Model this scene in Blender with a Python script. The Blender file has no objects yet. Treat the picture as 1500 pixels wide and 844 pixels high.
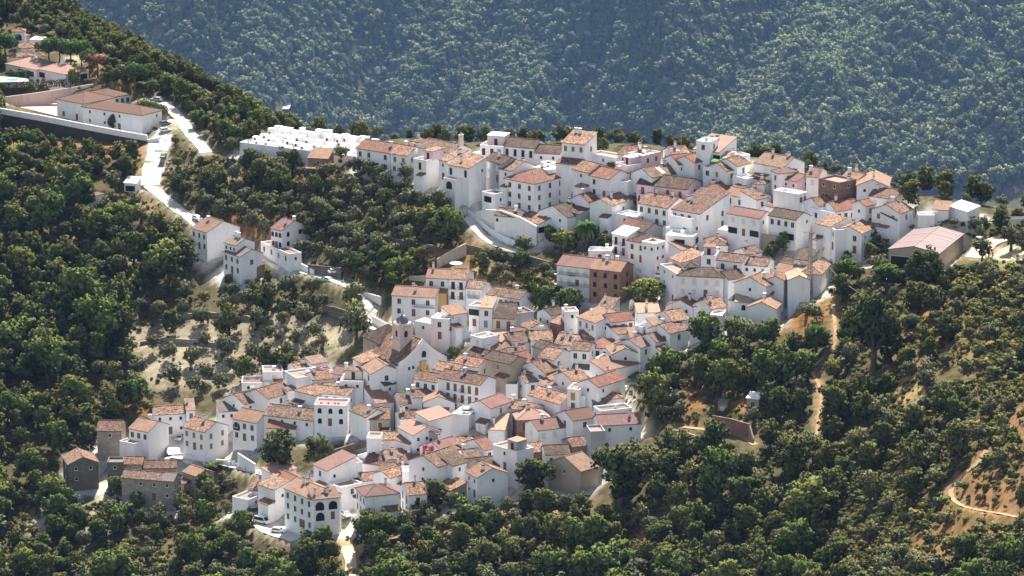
import bpy, bmesh, math, random
import numpy as np
from mathutils import Vector, Matrix

R = math.radians
random.seed(7)
rng = np.random.default_rng(7)
scene = bpy.context.scene
C = scene.collection

# ---------------------------------------------------------------- camera
CAM = Vector((0.0, 0.0, 560.0))
PITCH = R(14.0)
HFOV = R(15.0)
FPX = 750.0 / math.tan(HFOV / 2)          # focal length in photo pixels (photo 1500 x 844)
cam_data = bpy.data.cameras.new('camera')
cam = bpy.data.objects.new('camera', cam_data)
C.objects.link(cam)
cam.location = CAM
cam.rotation_euler = (math.pi / 2 - PITCH, 0, 0)
cam_data.sensor_fit = 'HORIZONTAL'
cam_data.angle = HFOV
cam_data.clip_start = 1.0
cam_data.clip_end = 20000.0
scene.camera = cam

# ---------------------------------------------------------------- sky, sun, exposure
SUN_EL, SUN_AZ = R(53.0), R(8.0)          # sun stands behind the village, a little to the right
world = bpy.data.worlds.new('World')
scene.world = world
world.use_nodes = True
wn = world.node_tree
wn.nodes.clear()
sky = wn.nodes.new('ShaderNodeTexSky')
sky.sky_type = 'NISHITA'
sky.sun_disc = False
sky.sun_elevation = SUN_EL
sky.sun_rotation = SUN_AZ
sky.altitude = 500
sky.air_density = 1.0
sky.dust_density = 1.2
bg = wn.nodes.new('ShaderNodeBackground')
bg.inputs['Strength'].default_value = 0.125
wo = wn.nodes.new('ShaderNodeOutputWorld')
wb = wn.nodes.new('ShaderNodeMix'); wb.data_type = 'RGBA'; wb.blend_type = 'MULTIPLY'; wb.inputs[0].default_value = 1.0
wb.inputs[7].default_value = (1.02, 0.86, 0.71, 1)      # the photograph's white balance
wn.links.new(sky.outputs[0], wb.inputs[6])
wn.links.new(wb.outputs[2], bg.inputs['Color'])
wn.links.new(bg.outputs[0], wo.inputs['Surface'])
sun_data = bpy.data.lights.new('sun', 'SUN')
sun_data.energy = 5.0
sun_data.angle = R(0.53)
sun_data.color = (1.0, 0.955, 0.88)
sun = bpy.data.objects.new('sun', sun_data)
C.objects.link(sun)
sdir = Vector((math.sin(SUN_AZ) * math.cos(SUN_EL), math.cos(SUN_AZ) * math.cos(SUN_EL), math.sin(SUN_EL)))
sun.rotation_euler = (-sdir).to_track_quat('-Z', 'Y').to_euler()
sun.location = (0, 1000, 900)
vs = scene.view_settings
vs.view_transform = 'Standard'
vs.look = 'None'
vs.exposure = 1.30
vs.gamma = 1.0
vs.use_curve_mapping = False
HAZE = 0.000016
cy = scene.cycles
cy.max_bounces = 6
cy.diffuse_bounces = 4
cy.glossy_bounces = 2
cy.transmission_bounces = 3
cy.volume_bounces = 0
cy.transparent_max_bounces = 4
cy.use_denoising = True
cy.denoiser = 'OPENIMAGEDENOISE'
cy.denoising_input_passes = 'RGB_ALBEDO_NORMAL'
cy.denoising_prefilter = 'ACCURATE'
cy.caustics_reflective = False
cy.caustics_refractive = False

# ---------------------------------------------------------------- projection helpers (photo pixel -> ray)
CP, SP = math.cos(PITCH), math.sin(PITCH)
def ray(px, py):
    """ray directions for photo pixels, scaled so that their y component is 1 (arrays allowed)"""
    xr = (np.asarray(px, float) - 750.0) / FPX
    up = (422.0 - np.asarray(py, float)) / FPX
    dy = CP + up * SP
    dz = -SP + up * CP
    return xr / dy, dz / dy
def at_dist(px, py, Y):
    a, b = ray(px, py)
    return a * Y, Y, CAM.z + b * Y

# ---------------------------------------------------------------- the land: smooth height field through surveyed points
survey = [
 # left hill, school and hotel
 (100,20,1390),(180,65,1340),(250,105,1290),(300,130,1262),(350,165,1232),(400,190,1208),(20,60,1330),(40,110,1280),(0,140,1262),(120,130,1262),
 (20,168,1243),(150,190,1220),(210,212,1205),(20,192,1222),(190,226,1196),
 (-160,225,1190),(60,245,1188),(0,300,1165),(100,300,1164),(0,400,1130),(100,400,1130),(0,560,1075),(120,560,1075),(0,700,1027),(120,700,1026),(0,844,980),(120,844,978),
 (-200,400,1130),(-200,700,1030),(-200,900,965),(-200,60,1340),
 (225,262,1182),(200,350,1146),(200,480,1102),(220,640,1042),(215,740,1010),
 # x about 300
 (290,215,1192),(290,325,1152),(300,420,1118),(300,560,1070),(300,660,1034),(330,740,1004),(300,844,965),
 # x about 450-550
 (450,205,1188),(550,213,1160),(450,242,1170),(500,330,1130),(400,340,1136),(500,420,1098),(540,470,1078),(500,560,1048),(450,620,1028),(400,690,1005),(450,780,970),(500,844,946),(550,650,1014),(560,740,982),
 # x about 650-850
 (640,228,1146),(720,229,1136),(640,300,1117),(750,306,1110),(650,400,1082),(780,390,1082),(650,480,1056),(760,480,1053),(650,560,1028),(760,560,1025),(650,640,1002),(760,640,998),(680,740,965),(800,740,962),(700,844,928),
 (850,227,1126),(860,300,1100),(850,400,1075),(860,480,1048),(870,560,1018),(880,640,988),(880,740,952),(900,844,918),
 # x about 1000
 (1000,230,1116),(1060,231,1110),(1000,300,1092),(1000,390,1062),(1000,460,1038),(1000,520,1016),(1000,600,984),(1010,700,945),(1000,844,900),
 # x about 1200
 (1130,244,1096),(1200,266,1082),(1100,300,1085),(1120,370,1058),(1200,330,1061),(1200,400,1037),(1120,440,1030),(1180,436,1024),(1230,430,1022),(1200,540,986),(1200,640,950),(1200,740,914),(1200,844,876),
 (1270,298,1066),(1280,370,1045),
 # x about 1350 and the right hand hill
 (1330,308,1054),(1420,324,1045),(1500,327,1043),(1350,345,1044),(1330,398,1018),(1440,372,1024),(1500,346,1030),(1370,420,1000),(1350,500,968),(1350,600,926),(1350,740,872),(1350,844,832),
 (1500,400,990),(1500,500,942),(1500,600,896),(1500,740,838),(1500,844,798),(1700,330,1040),(1700,500,930),(1700,700,840),(1700,900,760),(1430,660,880),(1400,735,862),
 (700,960,890),(200,960,940),(1100,960,835),(1400,960,780),
]
pts = [at_dist(*s) for s in survey]
crest = [(-200,20,1420),(100,20,1390),(180,65,1340),(250,105,1290),(300,130,1262),(350,165,1232),(400,190,1208),(450,205,1188),(550,213,1160),(640,228,1146),(720,229,1136),(850,227,1126),(1000,230,1116),(1060,231,1110),(1130,244,1096),(1200,266,1082),(1270,298,1066),(1330,308,1054),(1420,324,1045),(1500,327,1043),(1700,332,1040)]
for s in crest:
    x, y, z = at_dist(*s)
    pts += [(x * 1.03, y + 70, z - 26), (x * 1.06, y + 170, z - 75), (x * 1.2, y + 330, z - 150)]
pts = np.array(pts)
def _tps(r2):
    return np.where(r2 > 1e-9, 0.5 * r2 * np.log(r2 + 1e-12), 0.0)
_S = 100.0
_cx, _cy = pts[:, 0] / _S, pts[:, 1] / _S
_n = len(pts)
_K = _tps((_cx[:, None] - _cx[None]) ** 2 + (_cy[:, None] - _cy[None]) ** 2) + np.eye(_n) * 0.004
_Pm = np.stack([np.ones(_n), _cx, _cy], 1)
_A = np.zeros((_n + 3, _n + 3))
_A[:_n, :_n] = _K; _A[:_n, _n:] = _Pm; _A[_n:, :_n] = _Pm.T
_w = np.linalg.solve(_A, np.concatenate([pts[:, 2], np.zeros(3)]))
def tps(x, y):
    x = np.asarray(x, float).ravel() / _S; y = np.asarray(y, float).ravel() / _S
    out = np.empty(len(x))
    for i in range(0, len(x), 20000):
        a, b = x[i:i + 20000], y[i:i + 20000]
        out[i:i + 20000] = _tps((a[:, None] - _cx) ** 2 + (b[:, None] - _cy) ** 2) @ _w[:_n] + _w[_n] + _w[_n + 1] * a + _w[_n + 2] * b
    return out
_hw = rng.uniform(0, 6.28, (12, 2)); _ha = rng.uniform(-0.9, 0.9, 12)
def relief(x, y):
    """gullies and spurs of the far hillside"""
    z = 0
    for k in range(12):
        wl = 420.0 / (1.28 ** k)
        z = z + (wl * 0.028) * np.sin((x * math.cos(_ha[k]) + 0.45 * y * math.sin(_ha[k])) * 6.283 / wl + _hw[k, 0] + 0.8 * np.sin(y / (wl * 0.7) + _hw[k, 1]))
    return z
def smooth(a, b, v):
    t = np.clip((v - a) / (b - a), 0, 1)
    return t * t * (3 - 2 * t)
def far_hill(x, y):
    base = CAM.z - 1536 + 0.46 * (y - 7000)
    base = np.maximum(base, CAM.z - 1680 + 0.03 * (y - 5600))
    base = np.minimum(base, CAM.z + 15)
    base = base + 8.5 * relief(x / 3.0, y / 3.0) * smooth(5600, 6400, y)
    base = base - 130 * np.exp(-((x - 330 - 0.55 * (y - 7100)) / 120.0) ** 2) * smooth(6500, 7000, y)       # ravine
    base = base - 90 * np.exp(-((x + 420 - 0.35 * (y - 7100)) / 150.0) ** 2) * smooth(6500, 7000, y)
    # nearer spur coming in from the right, its crest rising to the right
    px = 750 + FPX * (x / 6500.0) * CP
    _, b = ray(px, np.clip(236 - (px - 1080) * 0.31, 40, 420))
    top = CAM.z + b * 6500.0
    spur = top - np.where(y < 6500, 0.42, 0.75) * np.abs(y - 6500) + 9 * np.sin(x * .03 + y * .011) + 14 * np.sin(x * .012 - y * .017)
    spur = np.where(px > 900, spur, -2000.0)
    return np.maximum(base, spur)
def land_xy(x, y):
    x = np.asarray(x, float); y = np.asarray(y, float); shp = x.shape
    xf, yf = x.ravel(), y.ravel()
    t = smooth(1500, 5000, yf)
    near = np.full(xf.shape, CAM.z - 420.0)
    m = (t < 1) & (yf > 400)
    near[m] = tps(np.clip(xf[m], -420, 420), np.clip(yf[m], 560, 2000))
    near = np.where(yf > 1500, near - 0.42 * np.minimum(yf - 1500, 1600), near)
    near = np.where(yf < 780, np.minimum(near, CAM.z - 0.34 * yf - 6), near)
    near = near + 0.0
    z = near * (1 - t) + far_hill(xf, yf) * t
    return z.reshape(shp)
# tabulated near land for fast look-ups
GX0, GX1, GY0, GY1, GS = -330.0, 330.0, 620.0, 1600.0, 2.0
_gx = np.arange(GX0, GX1 + GS, GS); _gy = np.arange(GY0, GY1 + GS, GS)
_gz = land_xy(*np.meshgrid(_gx, _gy, indexing='ij'))
def T(x, y):
    x = np.clip((np.nan_to_num(np.asarray(x, float)) - GX0) / GS, 0, len(_gx) - 1.001); y = np.clip((np.nan_to_num(np.asarray(y, float)) - GY0) / GS, 0, len(_gy) - 1.001)
    i = x.astype(int); j = y.astype(int); u = x - i; v = y - j
    return (_gz[i, j] * (1 - u) + _gz[i + 1, j] * u) * (1 - v) + (_gz[i, j + 1] * (1 - u) + _gz[i + 1, j + 1] * u) * v
def hits(px, py, h=0.0, y0=680.0, y1=1560.0, step=2.0):
    """where the rays of photo pixels first come within h of the land; arrays of x, y, ground z (nan = never)"""
    px = np.atleast_1d(np.asarray(px, float)); py = np.atleast_1d(np.asarray(py, float))
    a, b = ray(px, py)
    h = np.broadcast_to(np.asarray(h, float), px.shape)
    lo = np.full(px.shape, np.nan); done = np.zeros(px.shape, bool)
    for Y in np.arange(y0, y1, step):
        f = CAM.z + b * Y - h - T(a * Y, np.full(px.shape, Y))
        new = (f <= 0) & ~done
        lo[new] = Y - step; done |= new
    hi = lo + step
    for _ in range(12):
        mid = (lo + hi) / 2
        f = CAM.z + b * mid - h - T(a * mid, np.nan_to_num(mid, nan=1000.0))
        hi = np.where(f <= 0, mid, hi); lo = np.where(f <= 0, lo, mid)
    Y = hi
    return a * Y, Y, CAM.z + b * Y - h
def hit(px, py, h=0.0):
    x, y, z = hits(px, py, h)
    return Vector((x[0], y[0], z[0]))
def on_plane(px, py, z):
    a, b = ray(px, py)
    Y = (z - CAM.z) / b
    return Vector((a * Y, Y, z))
def project(x, y, z):
    dy = y * CP - (z - CAM.z) * SP
    up = y * SP + (z - CAM.z) * CP
    return 750 + FPX * x / dy, 422 - FPX * up / dy, FPX / dy
# ---------------------------------------------------------------- materials
def new_mat(name):
    m = bpy.data.materials.new(name); m.use_nodes = True
    nt = m.node_tree; nt.nodes.clear()
    out = nt.nodes.new('ShaderNodeOutputMaterial')
    return m, nt, out
def nd(nt, kind, **kw):
    n = nt.nodes.new(kind)
    for k, v in kw.items():
        if k in n.inputs.keys(): n.inputs[k].default_value = v
        else: setattr(n, k, v)
    return n
def mixc(nt, a, b, fac, mode='MIX'):
    n = nt.nodes.new('ShaderNodeMix'); n.data_type = 'RGBA'; n.blend_type = mode
    for sock, v in ((n.inputs[0], fac), (n.inputs[6], a), (n.inputs[7], b)):
        if isinstance(v, bpy.types.NodeSocket): nt.links.new(v, sock)
        elif isinstance(v, tuple): sock.default_value = v if len(v) == 4 else (*v, 1)
        else: sock.default_value = v
    return n.outputs[2]
def ramp(nt, src, stops):
    n = nt.nodes.new('ShaderNodeValToRGB')
    while len(n.color_ramp.elements) < len(stops): n.color_ramp.elements.new(0.5)
    for e, (p, c) in zip(n.color_ramp.elements, stops):
        e.position = p; e.color = (*c, 1) if not isinstance(c, (int, float)) else (c, c, c, 1)
    nt.links.new(src, n.inputs[0])
    return n.outputs[0]
def obj_coord(nt, sx=1, sy=1, sz=1, world=False):
    if world:
        g = nt.nodes.new('ShaderNodeNewGeometry'); src = g.outputs['Position']
    else:
        t = nt.nodes.new('ShaderNodeTexCoord'); src = t.outputs['Object']
    mp = nt.nodes.new('ShaderNodeMapping'); mp.inputs['Scale'].default_value = (sx, sy, sz)
    nt.links.new(src, mp.inputs[0])
    return mp.outputs[0]
def noise(nt, vec, scale, detail=3, rough=0.55):
    n = nd(nt, 'ShaderNodeTexNoise', Scale=scale, Detail=detail, Roughness=rough)
    nt.links.new(vec, n.inputs['Vector'])
    return n.outputs['Fac']
def finish(nt, out, col, rough=0.9, spec=0.15, bump=None, bump_d=0.05):
    b = nd(nt, 'ShaderNodeBsdfPrincipled')
    b.inputs['Roughness'].default_value = rough
    b.inputs['Specular IOR Level'].default_value = spec
    if isinstance(col, tuple): b.inputs['Base Color'].default_value = (*col, 1)
    else: nt.links.new(col, b.inputs['Base Color'])
    if bump is not None:
        bn = nd(nt, 'ShaderNodeBump', Strength=0.6, Distance=bump_d)
        nt.links.new(bump, bn.inputs['Height']); nt.links.new(bn.outputs[0], b.inputs['Normal'])
    nt.links.new(b.outputs[0], out.inputs['Surface'])
    return b
def plain(name, col, rough=0.8, spec=0.2, var=0.12, scale=1.5):
    m, nt, out = new_mat(name)
    f = noise(nt, obj_coord(nt), scale, 4)
    c = mixc(nt, tuple(v * (1 - var) for v in col), tuple(min(1, v * (1 + var)) for v in col), f)
    finish(nt, out, c, rough, spec)
    return m
def plaster(name, col, dirt=(0.42, 0.39, 0.35), amount=0.5):
    m, nt, out = new_mat(name)
    oi = nt.nodes.new('ShaderNodeObjectInfo')
    v = obj_coord(nt, 1, 1, 0.35, world=True)
    f = noise(nt, v, 0.45, 5, 0.62)
    k = ramp(nt, f, [(0.5, 0.0), (0.78, amount)])
    v2 = obj_coord(nt, 1.3, 1.3, 0.4, world=True)
    k2 = ramp(nt, noise(nt, v2, 0.9, 4, 0.6), [(0.55, 0.0), (0.9, amount * 0.6)])
    tint = ramp(nt, oi.outputs['Random'], [(0.0, (0.98, 0.97, 1.0)), (0.4, (1, 0.985, 0.97)), (0.75, (0.95, 0.93, 0.94)), (1.0, (0.88, 0.87, 0.88))])
    c = mixc(nt, (*col, 1), tint, 1.0, 'MULTIPLY')
    c = mixc(nt, c, dirt, k); c = mixc(nt, c, dirt, k2)
    finish(nt, out, c, 0.92, 0.1)
    return m
def roof_tiles(name, stops, speck=0.55):
    """weathered clay barrel tiles: blotches of several ages, single pale or dark tiles, courses as relief"""
    m, nt, out = new_mat(name)
    oi = nt.nodes.new('ShaderNodeObjectInfo')
    v = obj_coord(nt, world=True)
    f1 = noise(nt, v, 0.55, 3, 0.6)
    vor = nd(nt, 'ShaderNodeTexVoronoi', Scale=3.2); nt.links.new(v, vor.inputs['Vector'])
    sep = nt.nodes.new('ShaderNodeSeparateColor'); nt.links.new(vor.outputs['Color'], sep.inputs[0])
    mm = nd(nt, 'ShaderNodeMath', operation='MULTIPLY_ADD'); nt.links.new(sep.outputs[0], mm.inputs[0]); mm.inputs[1].default_value = speck
    m2 = nd(nt, 'ShaderNodeMath', operation='MULTIPLY'); nt.links.new(f1, m2.inputs[0]); m2.inputs[1].default_value = 1.0 - speck
    nt.links.new(m2.outputs[0], mm.inputs[2])
    c = ramp(nt, mm.outputs[0], stops)
    hue = ramp(nt, oi.outputs['Random'], [(0.0, (0.78, 0.76, 0.76)), (0.35, (1.0, 0.95, 0.9)), (0.7, (1.04, 0.99, 0.95)), (1.0, (0.9, 0.95, 0.95))])
    c = mixc(nt, c, hue, 1.0, 'MULTIPLY')
    dirt = ramp(nt, noise(nt, v, 0.22, 4, 0.7), [(0.55, 0.0), (0.75, 0.5)])
    c = mixc(nt, c, (0.13, 0.11, 0.085), dirt)
    wv = nd(nt, 'ShaderNodeTexWave', Scale=1.1, Distortion=0.6); nt.links.new(obj_coord(nt), wv.inputs['Vector'])
    finish(nt, out, c, 0.9, 0.1, wv.outputs['Fac'], 0.05)
    return m
M = {}
M['w'] = plaster('white limewash', (0.85, 0.84, 0.83), amount=.38)
M['c'] = plaster('cream limewash', (0.72, 0.66, 0.52))
M['k'] = plaster('pink wash', (0.72, 0.55, 0.58))
M['a'] = plaster('grey cement render', (0.40, 0.41, 0.42), amount=0.5)
M['n'] = plaster('bare tan render', (0.42, 0.35, 0.27), (0.2, 0.17, 0.13), 0.6)
M['x'] = plaster('ochre paint', (0.58, 0.41, 0.16), (0.3, 0.2, 0.1), 0.3)
M['j'] = plaster('rose stone render', (0.68, 0.55, 0.47), (0.36, 0.27, 0.22), 0.6)
def masonry(name, a, b, mortar, sc, wd, ht):
    m, nt, out = new_mat(name)
    br = nd(nt, 'ShaderNodeTexBrick', Scale=sc); br.inputs['Color1'].default_value = (*a, 1); br.inputs['Color2'].default_value = (*b, 1)
    br.inputs['Mortar'].default_value = (*mortar, 1); br.inputs['Brick Width'].default_value = wd; br.inputs['Row Height'].default_value = ht; br.inputs['Mortar Size'].default_value = 0.02
    t = nt.nodes.new('ShaderNodeTexCoord')
    sx = nt.nodes.new('ShaderNodeSeparateXYZ'); nt.links.new(t.outputs['Object'], sx.inputs[0])
    ad = nd(nt, 'ShaderNodeMath', operation='ADD'); nt.links.new(sx.outputs[0], ad.inputs[0]); nt.links.new(sx.outputs[1], ad.inputs[1])
    cx = nt.nodes.new('ShaderNodeCombineXYZ'); nt.links.new(ad.outputs[0], cx.inputs[0]); nt.links.new(sx.outputs[2], cx.inputs[1])
    nt.links.new(cx.outputs[0], br.inputs['Vector'])
    k = ramp(nt, noise(nt, obj_coord(nt, world=True), 0.6, 5, 0.65), [(0.35, 0.0), (0.75, 0.7)])
    c = mixc(nt, br.outputs['Color'], tuple(v * 0.45 for v in a), k)
    finish(nt, out, c, 0.95, 0.05)
    return m
M['s'] = masonry('rubble stone', (0.40, 0.345, 0.275), (0.29, 0.25, 0.195), (0.44, 0.39, 0.32), 1.0, 0.7, 0.35)
M['q'] = masonry('red brick', (0.33, 0.15, 0.095), (0.26, 0.115, 0.075), (0.33, 0.26, 0.22), 1.0, 0.3, 0.1)
M['u'] = masonry('dark stone', (0.21, 0.18, 0.145), (0.13, 0.112, 0.09), (0.24, 0.21, 0.17), 1.0, 0.8, 0.4)
PATCH = {'red': plain('vermilion paint', (0.42, 0.05, 0.035), .7, .2), 'pink': plain('pink blossom', (0.62, 0.08, 0.25), .8, .1, .25, 3.0)}
M['v'] = masonry('dark wall stone', (0.10, 0.088, 0.072), (0.065, 0.058, 0.048), (0.12, 0.105, 0.09), 1.0, 0.8, 0.4)
RM = {}
RM['o'] = roof_tiles('speckled orange tiles', [(0.18, (0.089, 0.046, 0.031)), (0.38, (0.193, 0.104, 0.068)), (0.55, (0.261, 0.157, 0.108)), (0.75, (0.364, 0.276, 0.215))])
RM['r'] = roof_tiles('red tiles', [(0.2, (0.124, 0.056, 0.039)), (0.5, (0.213, 0.107, 0.080)), (0.8, (0.282, 0.172, 0.131))], 0.35)
RM['b'] = roof_tiles('brown tiles', [(0.18, (0.068, 0.042, 0.031)), (0.42, (0.151, 0.090, 0.065)), (0.6, (0.200, 0.126, 0.092)), (0.8, (0.302, 0.227, 0.184))])
RM['d'] = roof_tiles('weathered dark tiles', [(0.2, (0.048, 0.036, 0.028)), (0.5, (0.096, 0.070, 0.055)), (0.72, (0.130, 0.095, 0.074)), (0.85, (0.226, 0.175, 0.141))])
RM['t'] = roof_tiles('sandy tan tiles', [(0.2, (0.179, 0.107, 0.077)), (0.5, (0.254, 0.163, 0.117)), (0.8, (0.322, 0.224, 0.170))], 0.3)
RM['p'] = roof_tiles('mauve pink tiles', [(0.2, (0.151, 0.087, 0.074)), (0.5, (0.213, 0.126, 0.111)), (0.8, (0.261, 0.166, 0.147))], 0.3)
RM['y'] = roof_tiles('pale cream tiles', [(0.2, (0.275, 0.191, 0.131)), (0.5, (0.364, 0.265, 0.191)), (0.8, (0.426, 0.332, 0.259))], 0.3)
RM['g'] = roof_tiles('grey sheeting', [(0.2, (0.137, 0.113, 0.102)), (0.6, (0.193, 0.163, 0.144)), (0.85, (0.247, 0.209, 0.191))], 0.25)
RM['w'] = plain('white roof paint', (0.80, 0.79, 0.76), 0.85, 0.1, 0.06, 0.6)
RM['e'] = plain('terracotta terrace tiles', (0.30, 0.20, 0.155), 0.85, 0.1, 0.18, 0.9)
RM['k'] = plain('brown factory tiles', (0.13, 0.078, 0.056), 0.85, 0.1, 0.12, 0.8)
RM['l'] = plain('salmon tiles', (0.31, 0.195, 0.15), 0.85, 0.1, 0.14, 0.5)
MT = {
 'pane': None, 'frame': plain('white window frame', (0.68, 0.67, 0.64), 0.6, 0.2, 0.05),
 'shutter': plain('brown wooden shutter', (0.19, 0.105, 0.06), 0.7, 0.2, 0.2), 'shade': plain('pale roller shutter', (0.60, 0.59, 0.56), 0.7, 0.2, 0.06),
 'iron': plain('black iron', (0.022, 0.022, 0.024), 0.5, 0.3, 0.1), 'blue': plain('blue painted door', (0.16, 0.27, 0.42), 0.6, 0.2, 0.1), 'green': plain('green painted door', (0.05, 0.15, 0.11), 0.6, 0.2, 0.1),
 'orange_wood': plain('honey wood door', (0.42, 0.22, 0.07), 0.6, 0.2, 0.15),
 'concrete': plain('pale concrete', (0.60, 0.575, 0.53), 0.92, 0.1, 0.10, 0.35), 'bark': plain('grey bark', (0.12, 0.095, 0.07), 0.95, 0.05, 0.35, 3.0),
 'steel': plain('galvanised steel', (0.32, 0.285, 0.27), 0.5, 0.4, 0.1),
}
_m, _nt, _o = new_mat('dark glass and opening shade')
finish(_nt, _o, (0.014, 0.015, 0.018), 0.35, 0.2); MT['pane'] = _m  # also painted shade of loggias, arches, niches, vents and the open bay

# ---------------------------------------------------------------- mesh helpers
def box(bm, x0, x1, y0, y1, z0, z1, mi=0):
    v = [bm.verts.new(p) for p in ((x0, y0, z0), (x1, y0, z0), (x1, y1, z0), (x0, y1, z0), (x0, y0, z1), (x1, y0, z1), (x1, y1, z1), (x0, y1, z1))]
    for f in ((3, 2, 1, 0), (4, 5, 6, 7), (0, 1, 5, 4), (1, 2, 6, 5), (2, 3, 7, 6), (3, 0, 4, 7)):
        bm.faces.new([v[i] for i in f]).material_index = mi
def prism(bm, poly, dz, mi=0):
    """closed slab: polygon of 3D points (counter-clockwise from above) dropped by dz"""
    top = [bm.verts.new(p) for p in poly]; bot = [bm.verts.new((p[0], p[1], p[2] - dz)) for p in poly]
    bm.faces.new(top).material_index = mi
    bm.faces.new(bot[::-1]).material_index = mi
    n = len(poly)
    for i in range(n):
        bm.faces.new((top[i], bot[i], bot[(i + 1) % n], top[(i + 1) % n])).material_index = mi
def ring(bm, x, y, z, r, n=12):
    return [bm.verts.new((x + r * math.cos(6.2832 * i / n), y + r * math.sin(6.2832 * i / n), z)) for i in range(n)]
def lathe(bm, prof, x=0, y=0, n=12, mi=0, cap=True):
    rs = [ring(bm, x, y, z, max(r, 0.001), n) for r, z in prof]
    for a, b in zip(rs, rs[1:]):
        for i in range(n):
            bm.faces.new((a[i], a[(i + 1) % n], b[(i + 1) % n], b[i])).material_index = mi
    if cap:
        bm.faces.new(rs[0][::-1]).material_index = mi; bm.faces.new(rs[-1]).material_index = mi
def bar(bm, p, q, r0, r1=None, n=6, mi=0):
    p, q = Vector(p), Vector(q); d = (q - p).normalized()
    a = d.orthogonal().normalized(); b = d.cross(a)
    r1 = r0 if r1 is None else r1
    A = [bm.verts.new(p + (a * math.cos(6.2832 * i / n) + b * math.sin(6.2832 * i / n)) * r0) for i in range(n)]
    B = [bm.verts.new(q + (a * math.cos(6.2832 * i / n) + b * math.sin(6.2832 * i / n)) * r1) for i in range(n)]
    for i in range(n): bm.faces.new((A[i], A[(i + 1) % n], B[(i + 1) % n], B[i])).material_index = mi
    bm.faces.new(A[::-1]).material_index = mi; bm.faces.new(B).material_index = mi
def to_mesh(name, bm, *mats):
    bmesh.ops.recalc_face_normals(bm, faces=bm.faces)
    me = bpy.data.meshes.new(name); bm.to_mesh(me); bm.free()
    for m in mats: me.materials.append(m)
    return me
def link(name, data, parent=None, loc=None, rz=None):
    o = bpy.data.objects.new(name, data); C.objects.link(o)
    if parent is not None: o.parent = parent
    if loc is not None: o.location = loc
    if rz is not None: o.rotation_euler[2] = rz
    return o
def part(name, bm, mats, parent, loc=None, rz=None):
    if not isinstance(mats, (list, tuple)): mats = [mats]
    return link(name, to_mesh(name, bm, *mats), parent, loc, rz)
def tag(o, label, cat, group=None, kind=None):
    if label: o['label'] = label
    if cat: o['category'] = cat
    if group: o['group'] = group
    if kind: o['kind'] = kind
    return o
def thing(name, label, cat, loc=(0, 0, 0), rz=0.0, group=None):
    o = link(name, None, None, loc, rz)
    return tag(o, label, cat, group, 'thing')
FOOT = []      # ground plans of everything built: (corners, floor z), used to level the land and keep trees off
ROADS = []     # centre lines with widths
# ---------------------------------------------------------------- roads and paths (photo survey), draped on the land
def centre(pxs, step=1.5):
    p = [hit(a, b) for a, b in pxs]
    out = []
    for i in range(len(p) - 1):
        p0, p1, p2, p3 = p[max(i - 1, 0)], p[i], p[i + 1], p[min(i + 2, len(p) - 1)]
        n = max(2, int((p2 - p1).length / step))
        for k in range(n):
            t = k / n
            q = 0.5 * ((2 * p1) + (p2 - p0) * t + (2 * p0 - 5 * p1 + 4 * p2 - p3) * t * t + (3 * p1 - p0 - 3 * p2 + p3) * t ** 3)
            out.append((q.x, q.y))
    out.append((p[-1].x, p[-1].y))
    return out
road_spec = [
 # name, pixels, width m, material key
 ('road', [(262,176),(247,190),(236,206),(229,228),(224,250),(219,272)], 6.5, 'white'),
 ('road', [(219,272),(240,290),(262,308),(284,324),(300,338)], 4.2, 'white'),
 ('road', [(206,146),(236,150),(262,172),(274,190),(288,206),(302,224)], 4.0, 'white'),
 ('road', [(300,338),(330,352),(372,372),(408,386),(448,399),(488,410),(516,422),(542,436)], 3.6, 'white'),
 ('road', [(542,436),(545,452),(538,468),(550,482),(574,494)], 4.6, 'white'),
 ('street', [(684,318),(697,334),(712,350),(740,364),(775,372)], 3.0, 'white'),
 ('street', [(700,222),(735,229),(770,236),(815,245),(850,254)], 5.0, 'white'),
 ('street', [(930,384),(944,398),(958,410),(966,420)], 5.5, 'white'),
 ('street', [(246,640),(258,650),(262,666)], 6.0, 'white'),
 ('street', [(252,668),(290,674),(330,680),(368,690),(398,699)], 3.2, 'white'),
 ('street', [(352,756),(380,766),(410,780),(440,790)], 7.0, 'white'),
 ('street', [(492,758),(512,752),(530,744)], 5.0, 'white'),
 ('street', [(575,572),(606,573),(640,579)], 4.0, 'white'),
 ('dirt_track', [(1500,344),(1466,350),(1442,362),(1430,378)], 6.0, 'dirt'),
 ('dirt_track', [(1262,392),(1290,388),(1312,390)], 5.0, 'dirt'),
 ('footpath', [(1222,424),(1221,450),(1223,478),(1222,505),(1206,524),(1190,541),(1198,562),(1204,582),(1200,606),(1197,640)], 1.0, 'path'),
 ('footpath', [(1445,660),(1432,678),(1412,694),(1396,712),(1394,728),(1412,742),(1448,750),(1496,760)], 1.2, 'path'),
 ('footpath', [(506,800),(514,822),(512,850)], 3.0, 'dirt'),
 ('footpath', [(1106,652),(1084,638),(1050,632),(1000,626)], 1.8, 'path'),
 ('far_track', [], 0, ''),
]
def drape(name, line, w, mat, lift=0.10):
    bm = bmesh.new(); rows = []
    n = len(line)
    for i, (x, y) in enumerate(line):
        a = line[max(i - 1, 0)]; b = line[min(i + 1, n - 1)]
        d = Vector((b[0] - a[0], b[1] - a[1])); d.normalize() if d.length else None
        nx, ny = -d.y, d.x
        ww = w * (1 + 0.06 * math.sin(i * 0.7) + 0.05 * math.sin(i * 1.9))
        zc = float(T(x, y)) + lift
        rows.append([bm.verts.new((x + nx * ww * k, y + ny * ww * k, zc)) for k in (-0.5, 0, 0.5)])
    for a, b in zip(rows, rows[1:]):
        for k in range(2):
            bm.faces.new((a[k], a[k + 1], b[k + 1], b[k]))
    o = part(name, bm, mat, None)
    o['kind'] = 'structure'
    return o
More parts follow.
